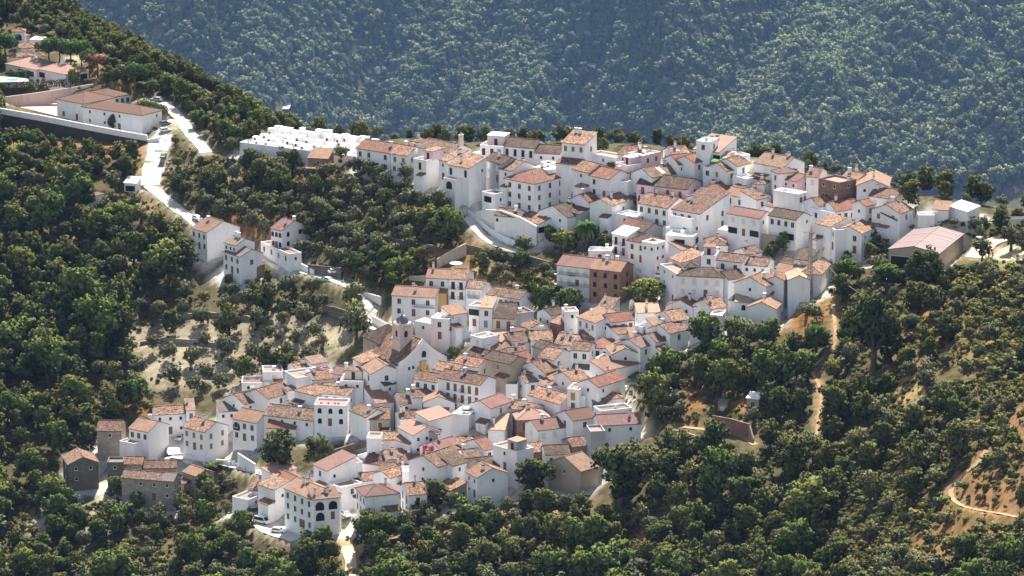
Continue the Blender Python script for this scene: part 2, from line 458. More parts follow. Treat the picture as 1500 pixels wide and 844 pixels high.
def road_mat(name, a, b):
    m, nt, out = new_mat(name)
    v = obj_coord(nt, world=True)
    c = mixc(nt, a, b, ramp(nt, noise(nt, v, 0.35, 5, 0.65), [(0.35, 0.0), (0.7, 1.0)]))
    finish(nt, out, c, 0.92, 0.1)
    return m
RDM = {'white': road_mat('sun bleached concrete', (0.56, 0.53, 0.47), (0.44, 0.41, 0.36)), 'dirt': road_mat('pale packed earth', (0.58, 0.49, 0.36), (0.45, 0.36, 0.25)), 'path': road_mat('trodden earth', (0.38, 0.26, 0.15), (0.26, 0.17, 0.09))}
for nm, pxs, w, mk in road_spec:
    if not pxs: continue
    ln = centre(pxs); ROADS.append((ln, w))
# ---------------------------------------------------------------- building the land mesh (called once all ground plans are known)
SOIL, OCH, ORG, GRS = (0.36, 0.30, 0.215), (0.32, 0.22, 0.115), (0.27, 0.14, 0.055), (0.10, 0.105, 0.04)
patches = [  # px, py, rx, ry, colour: bare soil and dry grass as they lie
 (300,500,70,36,SOIL),(250,540,60,32,SOIL),(330,540,50,30,SOIL),(390,470,50,22,SOIL),(487,495,26,22,(0.5,0.42,0.3)),(430,500,60,36,SOIL),(200,380,16,14,SOIL),(205,500,30,24,SOIL),(360,420,34,24,OCH),(375,330,30,20,ORG),(260,262,26,18,(0.5,0.38,0.24)),
 (70,590,46,26,ORG),(110,580,24,14,OCH),(20,620,30,16,OCH),(200,600,36,10,ORG),(130,765,40,26,SOIL),(60,770,26,20,SOIL),(150,720,12,26,(0.5,0.42,0.25)),
 (1165,452,72,40,ORG),(1120,470,50,20,ORG),(1220,450,8,36,OCH),(1010,585,30,30,ORG),(1095,592,26,14,ORG),(930,610,16,14,ORG),(1200,600,9,60,OCH),
 (1440,730,70,70,(0.225,0.125,0.055)),(1380,790,70,50,(0.21,0.12,0.055)),(1490,600,30,80,(0.20,0.12,0.055)),(1300,820,50,30,(0.28,0.14,0.05)),(1430,420,60,26,(0.2,0.15,0.06)),(1370,470,50,60,(0.24,0.16,0.065)),(1490,420,30,60,(0.2,0.16,0.06)),(1330,570,40,40,OCH),(1460,520,50,50,(0.26,0.18,0.075)),
 (640,372,46,14,ORG),(690,368,24,12,ORG),(560,400,40,10,ORG),(450,255,30,16,ORG),(350,330,30,18,ORG),(330,262,30,12,OCH),(760,410,60,26,(0.3,0.2,0.1)),(700,400,40,16,OCH),
 (60,215,80,8,ORG),(170,222,60,10,ORG),(205,246,14,24,ORG),(120,305,24,10,OCH),(210,305,20,10,OCH),(520,800,30,30,(0.46,0.34,0.19)),(800,740,60,26,OCH),(900,790,60,24,ORG),(940,790,30,20,ORG),(600,785,60,14,(0.4,0.27,0.13)),(520,775,30,14,(0.46,0.33,0.17)),(740,770,40,20,(0.28,0.2,0.1)),
 (1480,372,40,12,(0.55,0.47,0.34)),(30,150,60,8,(0.30,0.24,0.14)),(170,110,40,20,OCH),(40,118,40,8,(0.12,0.2,0.05)),(110,88,20,6,(0.5,0.42,0.3)),
]
def dist_to_line(px, py, ln):
    d = np.full(px.shape, 1e9)
    a = np.array(ln)
    for i in range(len(a) - 1):
        p, q = a[i], a[i + 1]; v = q - p; L2 = max(v @ v, 1e-6)
        t = np.clip(((px - p[0]) * v[0] + (py - p[1]) * v[1]) / L2, 0, 1)
        d = np.minimum(d, np.hypot(px - p[0] - t * v[0], py - p[1] - t * v[1]))
    return d
def plan_dist(px, py, poly):
    """signed distance-like value to a convex plan: <0 inside"""
    d = np.full(px.shape, -1e9); n = len(poly)
    for i in range(n):
        x0, y0 = poly[i]; x1, y1 = poly[(i + 1) % n]
        ex, ey = x1 - x0, y1 - y0; L = math.hypot(ex, ey) + 1e-9
        d = np.maximum(d, ((px - x0) * ey - (py - y0) * ex) / L)
    return d
def ccw(poly):
    a = sum(poly[i][0] * poly[(i + 1) % len(poly)][1] - poly[(i + 1) % len(poly)][0] * poly[i][1] for i in range(len(poly)))
    return poly if a > 0 else poly[::-1]
def build_land():
    xs = np.concatenate([[-5500, -3500, -2400, -1800], np.arange(-1500, -300, 25), np.arange(-270, 270, 2.0), np.arange(274, 1500, 25), [1800, 2400, 3500, 5500]])
    ys = np.concatenate([[-60, 0, 80, 200, 350, 480, 580, 660], np.arange(720, 1420, 2.0), np.arange(1424, 1900, 14), np.arange(1920, 5600, 120), np.arange(5620, 6250, 60), np.arange(6260, 8150, 22), [8300, 8600, 9200, 10000, 11000]])
    X, Y = np.meshgrid(xs, ys, indexing='ij')
    Z = land_xy(X, Y)
    near = (X > -272) & (X < 272) & (Y > 715) & (Y < 1422)
    # small unevenness of the slope
    Z = Z + np.where(near, 0.35 * np.sin(X * 0.31 + 1.3 * np.sin(Y * 0.17)) * np.sin(Y * 0.27 + np.sin(X * 0.13)), 0)
    col = np.zeros(X.shape + (4,)); col[..., 3] = 1
    col[..., :3] = (0.105, 0.088, 0.045)
    px, py, _ = project(X, np.maximum(Y, 100), Z)
    for cx, cy_, rx, ry, c in patches:
        k = np.exp(-(((px - cx) / rx) ** 2 + ((py - cy_) / ry) ** 2) ** 1.5) * near
        col[..., :3] = col[..., :3] * (1 - k[..., None]) + np.array(c) * k[..., None]
    farm = Y > 1480
    rx_ = relief(X / 3.0, Y / 3.0)
    f = smooth(-4, 12, rx_ + 6 * np.sin(X * 0.017) * np.sin(Y * 0.014)) * farm
    col[..., :3] = np.where(farm[..., None], np.array((0.10, 0.10, 0.055)) * (1 - f[..., None]) + np.array((0.16, 0.125, 0.075)) * f[..., None], col[..., :3])
    for (ln, w), rs_ in zip(ROADS, [r for r in road_spec if r[1]]):
        a = np.array(ln); m = near & (X > a[:, 0].min() - 12) & (X < a[:, 0].max() + 12) & (Y > a[:, 1].min() - 12) & (Y < a[:, 1].max() + 12)
        d = np.full(X.shape, 1e9); d[m] = dist_to_line(X[m], Y[m], ln)
        # level the bed: same height across the width
        idx = np.argwhere(d < w * 0.5 + 3.0)
        for i, j in idx:
            dd = np.hypot(a[:, 0] - X[i, j], a[:, 1] - Y[i, j]); q = a[dd.argmin()]
            t = float(np.clip((d[i, j] - w * 0.5 - 1.2) / 1.8, 0, 1))
            Z[i, j] = (float(T(q[0], q[1])) - 0.02) * (1 - t) + Z[i, j] * t
        k = np.exp(-(np.maximum(d - w * 0.5, 0) / (1.2 if rs_[3] == 'white' else .6)) ** 2)
        col[..., :3] = col[..., :3] * (1 - 0.7 * k[..., None]) + np.array((0.42, 0.36, 0.27) if rs_[3] == 'white' else (0.3, 0.2, 0.11)) * 0.7 * k[..., None]
    for poly, fz, pave in FOOT:
        q = np.array(poly)
        m = near & (X > q[:, 0].min() - 9) & (X < q[:, 0].max() + 9) & (Y > q[:, 1].min() - 9) & (Y < q[:, 1].max() + 9)
        ii = np.argwhere(m)
        if not len(ii): continue
        i0, j0 = ii.min(0); i1, j1 = ii.max(0) + 1
        sl = (slice(i0, i1), slice(j0, j1))
        d = plan_dist(X[sl], Y[sl], ccw(poly))
        Z[sl] = np.where(d < 1.8, np.minimum(Z[sl], fz + 0.15), np.where(d < 4.5, np.minimum(Z[sl], fz + 0.15 + (d - 1.8) * 1.3), Z[sl]))
        if pave:
            k = np.clip(1 - (d - 2.0) / 2.5, 0, 1)[..., None]
            col[sl][..., :3] = col[sl][..., :3] * (1 - k) + np.array((0.52, 0.49, 0.44)) * k
    nx, ny = X.shape
    verts = np.stack([X, Y, Z], -1).reshape(-1, 3)
    ii, jj = np.meshgrid(np.arange(nx - 1), np.arange(ny - 1), indexing='ij')
    a = (ii * ny + jj).ravel()
    quads = np.stack([a, a + ny, a + ny + 1, a + 1], 1)
    me = bpy.data.meshes.new('ground')
    me.vertices.add(len(verts)); me.vertices.foreach_set('co', verts.ravel())
    me.loops.add(quads.size); me.loops.foreach_set('vertex_index', quads.ravel().astype(np.int32))
    me.polygons.add(len(quads)); me.polygons.foreach_set('loop_start', np.arange(0, quads.size, 4, dtype=np.int32)); me.polygons.foreach_set('loop_total', np.full(len(quads), 4, np.int32))
    me.polygons.foreach_set('use_smooth', np.ones(len(quads), bool))
    me.update(); me.validate()
    at = me.color_attributes.new('soil', 'FLOAT_COLOR', 'POINT'); at.data.foreach_set('color', col.reshape(-1))
    m, nt, out = new_mat('hillside earth')
    ca = nd(nt, 'ShaderNodeVertexColor'); ca.layer_name = 'soil'
    v = obj_coord(nt, world=True)
    f = noise(nt, v, 0.35, 6, 0.68)
    c = mixc(nt, ca.outputs[0], ramp(nt, f, [(0.3, (0.45, 0.42, 0.38)), (0.5, (0.85, 0.85, 0.85)), (0.72, (1.15, 1.12, 1.05))]), 1.0, 'MULTIPLY')
    k = ramp(nt, noise(nt, v, 0.16, 5, 0.7), [(0.52, 0.0), (0.62, 0.75)])
    c = mixc(nt, c, mixc(nt, c, (0.42, 0.62, 0.30), 1.0, 'MULTIPLY'), k)
    finish(nt, out, c, 0.95, 0.05, f, 0.4)
    me.materials.append(m)
    g = link('ground', me); g['kind'] = 'structure'
    return g
# ---------------------------------------------------------------- leaves
def foliage(name, dark, light, young, trans=0.22):
    m, nt, out = new_mat(name)
    oi = nt.nodes.new('ShaderNodeObjectInfo')
    ca = nd(nt, 'ShaderNodeVertexColor'); ca.layer_name = 'leaf'
    sep = nt.nodes.new('ShaderNodeSeparateColor'); nt.links.new(ca.outputs[0], sep.inputs[0])
    c = mixc(nt, dark, light, sep.outputs[0])
    k = ramp(nt, oi.outputs['Random'], [(0.0, 0.0), (0.55, 0.15), (1.0, 0.75)])
    c = mixc(nt, c, young, k)
    k2 = ramp(nt, sep.outputs[1], [(0.93, 0.0), (0.97, 0.45)])
    c = mixc(nt, c, (0.16, 0.13, 0.05), k2)
    at = nt.nodes.new('ShaderNodeAttribute'); at.attribute_name = 'outward'
    vt = nt.nodes.new('ShaderNodeVectorTransform'); vt.vector_type = 'NORMAL'; vt.convert_from = 'OBJECT'; vt.convert_to = 'WORLD'; nt.links.new(at.outputs['Vector'], vt.inputs[0])
    d = nd(nt, 'ShaderNodeBsdfDiffuse'); nt.links.new(c, d.inputs[0]); nt.links.new(vt.outputs[0], d.inputs['Normal'])
    t = nd(nt, 'ShaderNodeBsdfTranslucent'); nt.links.new(c, t.inputs[0])
    g = nd(nt, 'ShaderNodeBsdfGlossy', Roughness=0.5); g.inputs[0].default_value = (.9, .95, 1, 1)
    mx = nd(nt, 'ShaderNodeMixShader'); mx.inputs[0].default_value = trans; nt.links.new(d.outputs[0], mx.inputs[1]); nt.links.new(t.outputs[0], mx.inputs[2])
    m2 = nd(nt, 'ShaderNodeMixShader'); m2.inputs[0].default_value = 0.008; nt.links.new(mx.outputs[0], m2.inputs[1]); nt.links.new(g.outputs[0], m2.inputs[2])
    nt.links.new(m2.outputs[0], out.inputs['Surface'])
    return m
FM = {
 'olive': foliage('olive leaves', (0.082, 0.091, 0.043), (0.180, 0.187, 0.098), (0.180, 0.178, 0.066), .05),
 'oak': foliage('evergreen oak leaves', (0.041, 0.056, 0.017), (0.106, 0.125, 0.036), (0.156, 0.156, 0.046), .05),
 'broad': foliage('broad green leaves', (0.050, 0.084, 0.022), (0.138, 0.180, 0.043), (0.204, 0.222, 0.054), .1),
 'pine': foliage('pine needles', (0.036, 0.072, 0.019), (0.096, 0.150, 0.041), (0.102, 0.150, 0.041), .1),
 'dead': foliage('dead brown needles', (0.22, 0.10, 0.06), (0.36, 0.18, 0.115), (0.240, 0.132, 0.084), .1),
 'shrub': foliage('scrub leaves', (0.078, 0.098, 0.029), (0.174, 0.180, 0.062), (0.240, 0.198, 0.066), .05),
 'far': foliage('far woodland leaves', (0.115, 0.158, 0.066), (0.19, 0.235, 0.105), (0.245, 0.255, 0.13), .05),  # pale and low in contrast: part of the haze is put into the colour
 'wall_plant': foliage('climbing plant leaves', (0.042, 0.090, 0.017), (0.120, 0.204, 0.036), (0.144, 0.216, 0.048)),
}
def leaves(seed, clumps, per, size, mat, name='crown'):
    """crown of small leaf sprays: clumps = [(x, y, z, rx, ry, rz)]"""
    g = np.random.default_rng(seed)
    P, Nn, V, O = [], [], [], []
    cc = np.array([c[:3] for c in clumps]); mid = cc.mean(0) - np.array((0, 0, .5))
    for (cx, cy_, cz, rx, ry, rz) in clumps:
        n = max(6, int(per * (rx * ry * rz) ** 0.66))
        d = g.normal(size=(n, 3)); d /= np.linalg.norm(d, axis=1)[:, None]
        r = g.uniform(0.55, 1.0, n) ** 0.5
        P.append(np.array((cx, cy_, cz)) + d * r[:, None] * np.array((rx, ry, rz)))
        q = d + g.normal(size=(n, 3)) * 0.55
        Nn.append(q / np.linalg.norm(q, axis=1)[:, None])
        V.append(np.full(n, g.uniform(0.1, 0.9)))
        e = P[-1] - mid; e /= np.linalg.norm(e, axis=1)[:, None] + 1e-6
        o_ = d * .7 + e * .9 + g.normal(size=(n, 3)) * .22; O.append(o_ / np.linalg.norm(o_, axis=1)[:, None])
    P = np.concatenate(P); Nn = np.concatenate(Nn); V = np.concatenate(V); O = np.concatenate(O); n = len(P)
    a = np.cross(Nn, g.normal(size=(n, 3))); a /= np.linalg.norm(a, axis=1)[:, None]; b = np.cross(Nn, a)
    s = size * g.uniform(0.6, 1.4, n)[:, None]
    co = np.stack([P - a * s - b * s * g.uniform(.2, .8, n)[:, None], P + a * s * g.uniform(.3, .9, n)[:, None] - b * s * .7, P + a * s * .8 + b * s * g.uniform(.3, .9, n)[:, None], P - a * s * g.uniform(.2, .7, n)[:, None] + b * s * .8], 1).reshape(-1, 3)
    me = bpy.data.meshes.new(name)
    me.vertices.add(n * 4); me.vertices.foreach_set('co', co.ravel().astype(np.float32))
    me.loops.add(n * 4); me.loops.foreach_set('vertex_index', np.arange(n * 4, dtype=np.int32))
    me.polygons.add(n); me.polygons.foreach_set('loop_start', np.arange(0, n * 4, 4, dtype=np.int32)); me.polygons.foreach_set('loop_total', np.full(n, 4, np.int32))
    me.update()
    at = me.color_attributes.new('leaf', 'FLOAT_COLOR', 'POINT')
    c = np.zeros((n, 4)); c[:, 0] = np.clip(V + g.normal(size=n) * .10, 0, 1); c[:, 1] = g.uniform(0, 1, n); c[:, 3] = 1
    at.data.foreach_set('color', np.repeat(c, 4, 0).ravel())
    an = me.attributes.new('outward', 'FLOAT_VECTOR', 'POINT'); an.data.foreach_set('vector', np.repeat(O, 4, 0).ravel().astype(np.float32))
    me.materials.append(mat)
    return me
# ---------------------------------------------------------------- windows, doors and chimneys shared by all houses
def opening(name, w, h, pane, frame=None, mull=True, arch=False, sill=True):
    bm = bmesh.new(); fw = 0.07
    if arch:
        n = 10; r = w / 2
        pts_ = [(-r, -h / 2), (r, -h / 2)] + [(r * math.cos(math.pi * i / n), h / 2 - r + r * math.sin(math.pi * i / n)) for i in range(n + 1)]
        f = [bm.verts.new((x, -0.03, z)) for x, z in pts_]; b = [bm.verts.new((x, 0.05, z)) for x, z in pts_]
        bm.faces.new(f); bm.faces.new(b[::-1])
        for i in range(len(f)): bm.faces.new((f[i], f[(i + 1) % len(f)], b[(i + 1) % len(f)], b[i]))
    else:
        box(bm, -w / 2 + fw, w / 2 - fw, -0.02, 0.05, -h / 2 + fw, h / 2 - fw, 0)
        if frame:
            box(bm, -w / 2, -w / 2 + fw, -0.06, 0.05, -h / 2, h / 2, 1); box(bm, w / 2 - fw, w / 2, -0.06, 0.05, -h / 2, h / 2, 1)
            box(bm, -w / 2 + fw, w / 2 - fw, -0.06, 0.05, h / 2 - fw, h / 2, 1); box(bm, -w / 2 + fw, w / 2 - fw, -0.06, 0.05, -h / 2, -h / 2 + fw, 1)
            if mull: box(bm, -0.025, 0.025, -0.045, 0.05, -h / 2 + fw, h / 2 - fw, 1)
            if sill: box(bm, -w / 2 - 0.12, w / 2 + 0.12, -0.16, 0.05, -h / 2 - 0.09, -h / 2 - 0.003, 1)
    return to_mesh(name, bm, pane, frame or pane)
MW = {
 'n': opening('window', 1.15, 1.6, MT['pane'], MT['frame']), 'b': opening('window', 1.1, 1.6, MT['shutter'], MT['frame']), 's': opening('window', 1.15, 1.5, MT['shade'], MT['frame'], False),
 'v': opening('window', 0.85, 1.0, MT['pane'], MT['frame'], False), 'd': opening('door', 1.05, 2.1, MT['shutter'], MT['shutter'], False, sill=False), 'D': opening('door', 1.0, 2.1, MT['pane'], MT['shutter'], True, sill=False),
 'B': opening('door', 1.2, 2.1, MT['blue'], MT['frame'], False, sill=False), 'G': opening('garage_door', 2.6, 2.4, MT['shutter'], MT['frame'], False, sill=False), 'E': opening('garage_door', 2.6, 2.5, MT['green'], MT['frame'], False, sill=False),
 'O': opening('door', 1.3, 2.2, MT['orange_wood'], MT['frame'], True, sill=False), 'L': opening('loggia', 3.2, 1.9, MT['pane'], MT['frame'], False, sill=False), 'a': opening('window', 1.1, 1.5, MT['pane'], None, arch=True), 'A': opening('arched_opening', 2.3, 2.3, MT['pane'], None, arch=True),  # loggias and arches are dark panels painted as the shade inside
 'T': opening('window', 1.0, 2.0, MT['shutter'], MT['shutter'], True), 'g': opening('door', 1.0, 2.1, MT['green'], MT['frame'], False, sill=False), 'W': opening('loggia', 5.0, 1.9, MT['pane'], MT['frame'], False, sill=False),
}
def _balcony(w):
    bm = bmesh.new()
    box(bm, -w / 2, w / 2, -0.75, 0.02, -0.12, 0.0, 0)
    for z in (0.92,):
        box(bm, -w / 2, w / 2, -0.75, -0.71, z, z + 0.05, 1); box(bm, -w / 2, -w / 2 + 0.04, -0.71, 0.0, z, z + 0.05, 1); box(bm, w / 2 - 0.04, w / 2, -0.71, 0.0, z, z + 0.05, 1)
    n = int(w / 0.16)
    for i in range(n + 1):
        x = -w / 2 + 0.02 + i * (w - 0.04) / n
        box(bm, x - 0.012, x + 0.012, -0.742, -0.718, 0.0, 0.92, 1)
    return to_mesh('balcony', bm, MT['frame'], MT['iron'])
BALC = {1: _balcony(1.8), 2: _balcony(3.6), 3: _balcony(6.5)}
def _chimney(kind):
    bm = bmesh.new()
    if kind == 0:
        box(bm, -0.36, 0.36, -0.36, 0.36, -1.0, 1.1, 0); box(bm, -0.30, 0.30, -0.30, 0.30, 1.1, 1.3, 1); box(bm, -0.46, 0.46, -0.46, 0.46, 1.3, 1.42, 0)
    elif kind == 1:
        box(bm, -0.5, 0.5, -0.32, 0.32, -1.0, 0.9, 0); box(bm, -0.42, 0.42, -0.25, 0.25, 0.9, 1.1, 1); prism(bm, [(-0.58, -0.42, 1.22), (0.58, -0.42, 1.22), (0.58, 0.42, 1.22), (-0.58, 0.42, 1.22)], 0.12, 2)
    else:
        box(bm, -0.28, 0.28, -0.28, 0.28, -1.0, 1.5, 0); box(bm, -0.22, 0.22, -0.22, 0.22, 1.5, 1.68, 1)
        prism(bm, [(-0.38, -0.38, 1.78), (0.38, -0.38, 1.78), (0.38, 0.38, 1.78), (-0.38, 0.38, 1.78)], 0.1, 2)
    return to_mesh('chimney', bm, M['w'], MT['pane'], RM['b'])
CH = [_chimney(k) for k in range(3)]
RC = None
PIT = 0.43
OVER = 0.32
def roof_bm(kind, L, D, h, PIT=PIT):
    """roof slabs in house coordinates: x along the front, y into the depth, front wall at y = 0; returns mesh and a height function"""
    bm = bmesh.new(); o = OVER; t = 0.2; a = L / 2
    if kind == 'g':
        r = D / 2 * PIT; e = o * PIT; hd = D / 2
        prism(bm, [(-a - o * .6, -o, h - e), (a + o * .6, -o, h - e), (a + o * .6, hd, h + r), (-a - o * .6, hd, h + r)], t)
        prism(bm, [(-a - o * .6, hd, h + r), (a + o * .6, hd, h + r), (a + o * .6, D + o, h - e), (-a - o * .6, D + o, h - e)], t)
        box(bm, -a - o * .6, a + o * .6, hd - 0.14, hd + 0.14, h + r - 0.04, h + r + 0.09)
        return bm, (lambda x, y: h + r * (1 - abs(y - hd) / hd)), r
    if kind == 'p':
        r = L / 2 * PIT; e = o * PIT
        prism(bm, [(-a - o, -o * .6, h - e), (0, -o * .6, h + r), (0, D + o * .6, h + r), (-a - o, D + o * .6, h - e)], t)
        prism(bm, [(0, -o * .6, h + r), (a + o, -o * .6, h - e), (a + o, D + o * .6, h - e), (0, D + o * .6, h + r)], t)
        box(bm, -0.14, 0.14, -o * .6, D + o * .6, h + r - 0.04, h + r + 0.09)
        return bm, (lambda x, y: h + r * (1 - abs(x) / a)), r
    if kind == 's':
        r = D * 0.27; e = o * .27
        prism(bm, [(-a - o * .6, -o, h - e), (a + o * .6, -o, h - e), (a + o * .6, D + o * .5, h + r + e * .5), (-a - o * .6, D + o * .5, h + r + e * .5)], t)
        return bm, (lambda x, y: h + r * y / D), r
    if kind == 'h':
        m = min(L, D) / 2; r = m * PIT; e = o * PIT
        x0, x1, y0, y1 = -a - o, a + o, -o, D + o
        if L >= D: p, q = (-a + m, D / 2, h + r), (a - m, D / 2, h + r)
        else: p, q = (0, m, h + r), (0, D - m, h + r)
        c = [(x0, y0, h - e), (x1, y0, h - e), (x1, y1, h - e), (x0, y1, h - e)]
        same = abs(p[0] - q[0]) + abs(p[1] - q[1]) < 0.05
        if L >= D: fs = [[c[0], c[1]] + ([p] if same else [q, p]), [c[1], c[2], q], [c[2], c[3]] + ([p] if same else [p, q]), [c[3], c[0], p]]
        else: fs = [[c[0], c[1], p], [c[1], c[2]] + ([q, p]), [c[2], c[3], q], [c[3], c[0]] + ([p, q])]
        for f in fs: prism(bm, f, t)
        for u, v in ((c[0], p), (c[1], q if L >= D else p), (c[2], q), (c[3], p if L >= D else q)):
            bar(bm, (u[0], u[1], u[2] + 0.02), (v[0], v[1], v[2] + 0.02), 0.11, n=5)
        return bm, (lambda x, y: h + PIT * max(0, min(a - abs(x), D / 2 - abs(y - D / 2)))), r
    # flat: deck below a parapet
    box(bm, -a + 0.22, a - 0.22, 0.22, D - 0.22, h - 0.75, h - 0.55)
    return bm, (lambda x, y: h - 0.55), 0
def wall_bm(kind, L, D, h, r, low=-7.0, par=0.22):
    bm = bmesh.new(); a = L / 2
    def face(ps): bm.faces.new([bm.verts.new(p) for p in ps])
    tp = -0.14
    if kind == 'f':
        box(bm, -a, a, 0, par, low, h); box(bm, -a, a, D - par, D, low, h); box(bm, -a, -a + par, par, D - par, low, h); box(bm, a - par, a, par, D - par, low, h)
        return bm
    hb = h + r if kind == 's' else h
    f = [(-a, 0, low), (a, 0, low), (a, 0, h + tp)] + ([(0, 0, h + r + tp)] if kind == 'p' else []) + [(-a, 0, h + tp)]
    b = [(a, D, low), (-a, D, low), (-a, D, hb + tp)] + ([(0, D, h + r + tp)] if kind == 'p' else []) + [(a, D, hb + tp)]
    rgt = [(a, 0, low), (a, D, low), (a, D, hb + tp)] + ([(a, D / 2, h + r + tp)] if kind == 'g' else []) + [(a, 0, h + tp)]
    lft = [(-a, D, low), (-a, 0, low), (-a, 0, h + tp)] + ([(-a, D / 2, h + r + tp)] if kind == 'g' else []) + [(-a, D, hb + tp)]
    for q in (f, b, rgt, lft): face(q)
    bmesh.ops.remove_doubles(bm, verts=bm.verts, dist=0.001)
    return bm
HOUSES = []
def put_windows(par, side, n, rows, span, h, style, depth=0, drop=0.1, off=0.0, z0=None, rail=0, keep_door=None):
    """a grid of openings on one wall: side f(ront), r(ight), l(eft)"""
    for rr in range(rows):
        for cc in range(n):
            if random.random() < drop: continue
            k = style if isinstance(style, str) and len(style) == 1 else style[rr % len(style)]
            last = rr == rows - 1 and rows > 1
            if last and keep_door and cc == n // 2: k = keep_door
            s = -span / 2 + span * (cc + 0.5) / n + random.uniform(-0.12, 0.12)
            top = (z0 if z0 is not None else h - 1.0) - rr * 2.85
            me = MW[k]; hh = me.vertices and max(v.co.z for v in me.vertices)
            zc = top - hh
            nm = me.name.split('.')[0]
            if side == 'f': loc, rz = (s + off, 0, zc), 0
            elif side == 'r': loc, rz = (depth, s + span / 2, zc), math.pi / 2
            else: loc, rz = (-depth, s + span / 2, zc), -math.pi / 2
            link(nm, me, par, loc, rz)
            if rail and rr < rows and (cc % max(1, rail)) == 0 and k in 'DTd' :
                link('balcony', BALC[1], par, Vector(loc) + Vector((0, 0, -1.05)), rz)
def H(ax, ay, bx, by, D, h, kind, rmat, label, w=None, v=None, wall='w', ch=1, st=None, name='house', cat='house', rail=0, lean=None, room=None, block=None, drop=0.1, door='d', pave=True, zref=None, low=-7.0, group=None, extra=None, pit=None):
    mx, my = (ax + bx) / 2, (ay + by) / 2
    g = hit(mx, my, h) if zref is None else zref
    ze = g.z + h
    A, B = on_plane(ax, ay, ze), on_plane(bx, by, ze)
    u = (B - A); u.z = 0; L = u.length; u.normalize()
    rz = math.atan2(u.y, u.x)
    mid = (A + B) / 2
    root = thing(name, label, cat, (mid.x, mid.y, g.z), rz, group)
    n = Vector((-u.y, u.x, 0))
    poly = [(p.x, p.y) for p in (A, B, B + n * D, A + n * D)]
    FOOT.append((poly, g.z, pave))
    bm, zf, r = roof_bm(kind, L, D, h, pit or PIT)
    wob = random.uniform(-0.05, 0.05)
    ro = part('roof', bm, RM[rmat], root)
    part('wall', wall_bm(kind, L, D, h, r, low), M[wall], root)
    st = st or random.choices(['n', 'b', 's', 'v'], [0.55, 0.2, 0.12, 0.13])[0]
    nf, nr = w if w is not None else (max(1, round(L / 3.6)), max(1, int((h + 0.3) / 2.9)))
    if nf: put_windows(root, 'f', nf, nr, L, h, st, drop=drop, rail=rail, keep_door=door)
    vis = 'r' if by > ay else 'l'
    ns, nsr = v if v is not None else (max(1, round(D / 4.5)), max(1, int((h + 0.3) / 2.9)))
    if ns:
        put_windows(root, vis, ns, nsr, D, h, st, depth=L / 2, drop=max(drop, 0.3) if v is None else drop, keep_door=None)
    elif random.random() < .6:
        put_windows(root, vis, random.choice([1, 1, 2]), random.choice([1, 2]) if h > 6 else 1, D, h - random.uniform(0, .8), random.choice('vvn'), depth=L / 2, drop=.25)
    for k in range(ch):
        if kind == 'f': x, y = random.uniform(-L * .4, L * .4), D - 0.6
        else: x, y = random.uniform(-L * .38, L * .38), random.uniform(D * .3, D * .75)
        link('chimney', random.choice(CH), ro, (x, y, zf(x, y)), random.choice([0, math.pi / 2]))
    if not lean and not block and h >= 4.4 and L > 4.5 and cat == 'house' and drop > 0 and (w is None or w[0] <= 1) and random.random() < .5:
        wd = L * random.uniform(.35, .6); x0 = random.choice([-L / 2 + .05, L / 2 - wd - .05]); lean = (random.uniform(1.8, 2.8), h * random.uniform(.45, .62), random.choice('obtd'), wall, (x0, x0 + wd))
    if kind != 'f' and random.random() < .28:
        x, y = random.uniform(-L * .3, L * .3), D * .5; bm = bmesh.new(); z0 = zf(x, y)
        bar(bm, (x, y, z0 - .2), (x, y, z0 + 2.0), .035, n=4)
        for k_ in range(4): bar(bm, (x - .45, y, z0 + 1.3 + k_ * .2), (x + .45, y, z0 + 1.3 + k_ * .2), .02, n=4)
        part('aerial', bm, MT['steel'], ro)
    if kind == 'f' and L > 4 and not room and random.random() < .4:
        bm = bmesh.new(); lathe(bm, [(.55, h - .55), (.55, h + .5), (.1, h + .6)], random.uniform(-L * .3, L * .3), D * .6, 10); part('water_tank', bm, M[random.choice('wwa')], ro)
    if lean:          # lower lean-to roof along the front: depth, eave height, roof material, wall material
        d, hh, rm, wm = lean[:4]
        x0, x1 = lean[4] if len(lean) > 4 else (-L / 2, L / 2)
        bm = bmesh.new(); prism(bm, [(x0 - .2, -d - .3, hh - .1), (x1 + .2, -d - .3, hh - .1), (x1 + .2, -0.003, hh + d * .25), (x0 - .2, -0.003, hh + d * .25)], 0.2)
        part('porch_roof', bm, RM[rm], root)
        if wm:
            bm = bmesh.new(); box(bm, x0, x1, -d, -0.004, low, hh - 0.16); part('porch_wall', bm, M[wm], root)
    if room:          # room standing on a flat roof: x0, x1, y0, y1, height, wall, roof kind material
        x0, x1, y0, y1, hh, wm, rm = room
        zb = h - 0.56 if kind == 'f' else h
        bm = bmesh.new(); box(bm, x0, x1, y0, y1, zb, zb + hh); rw = part('terrace_room', bm, M[wm], root)
        bm = bmesh.new(); prism(bm, [(x0 - .15, y0 - .15, zb + hh + .16), (x1 + .15, y0 - .15, zb + hh + .16), (x1 + .15, y1 + .15, zb + hh + .3), (x0 - .15, y1 + .15, zb + hh + .3)], 0.16); part('room_roof', bm, RM[rm], rw)
        link('door', MW['D'], rw, ((x0 + x1) / 2, y0, zb + 1.1))
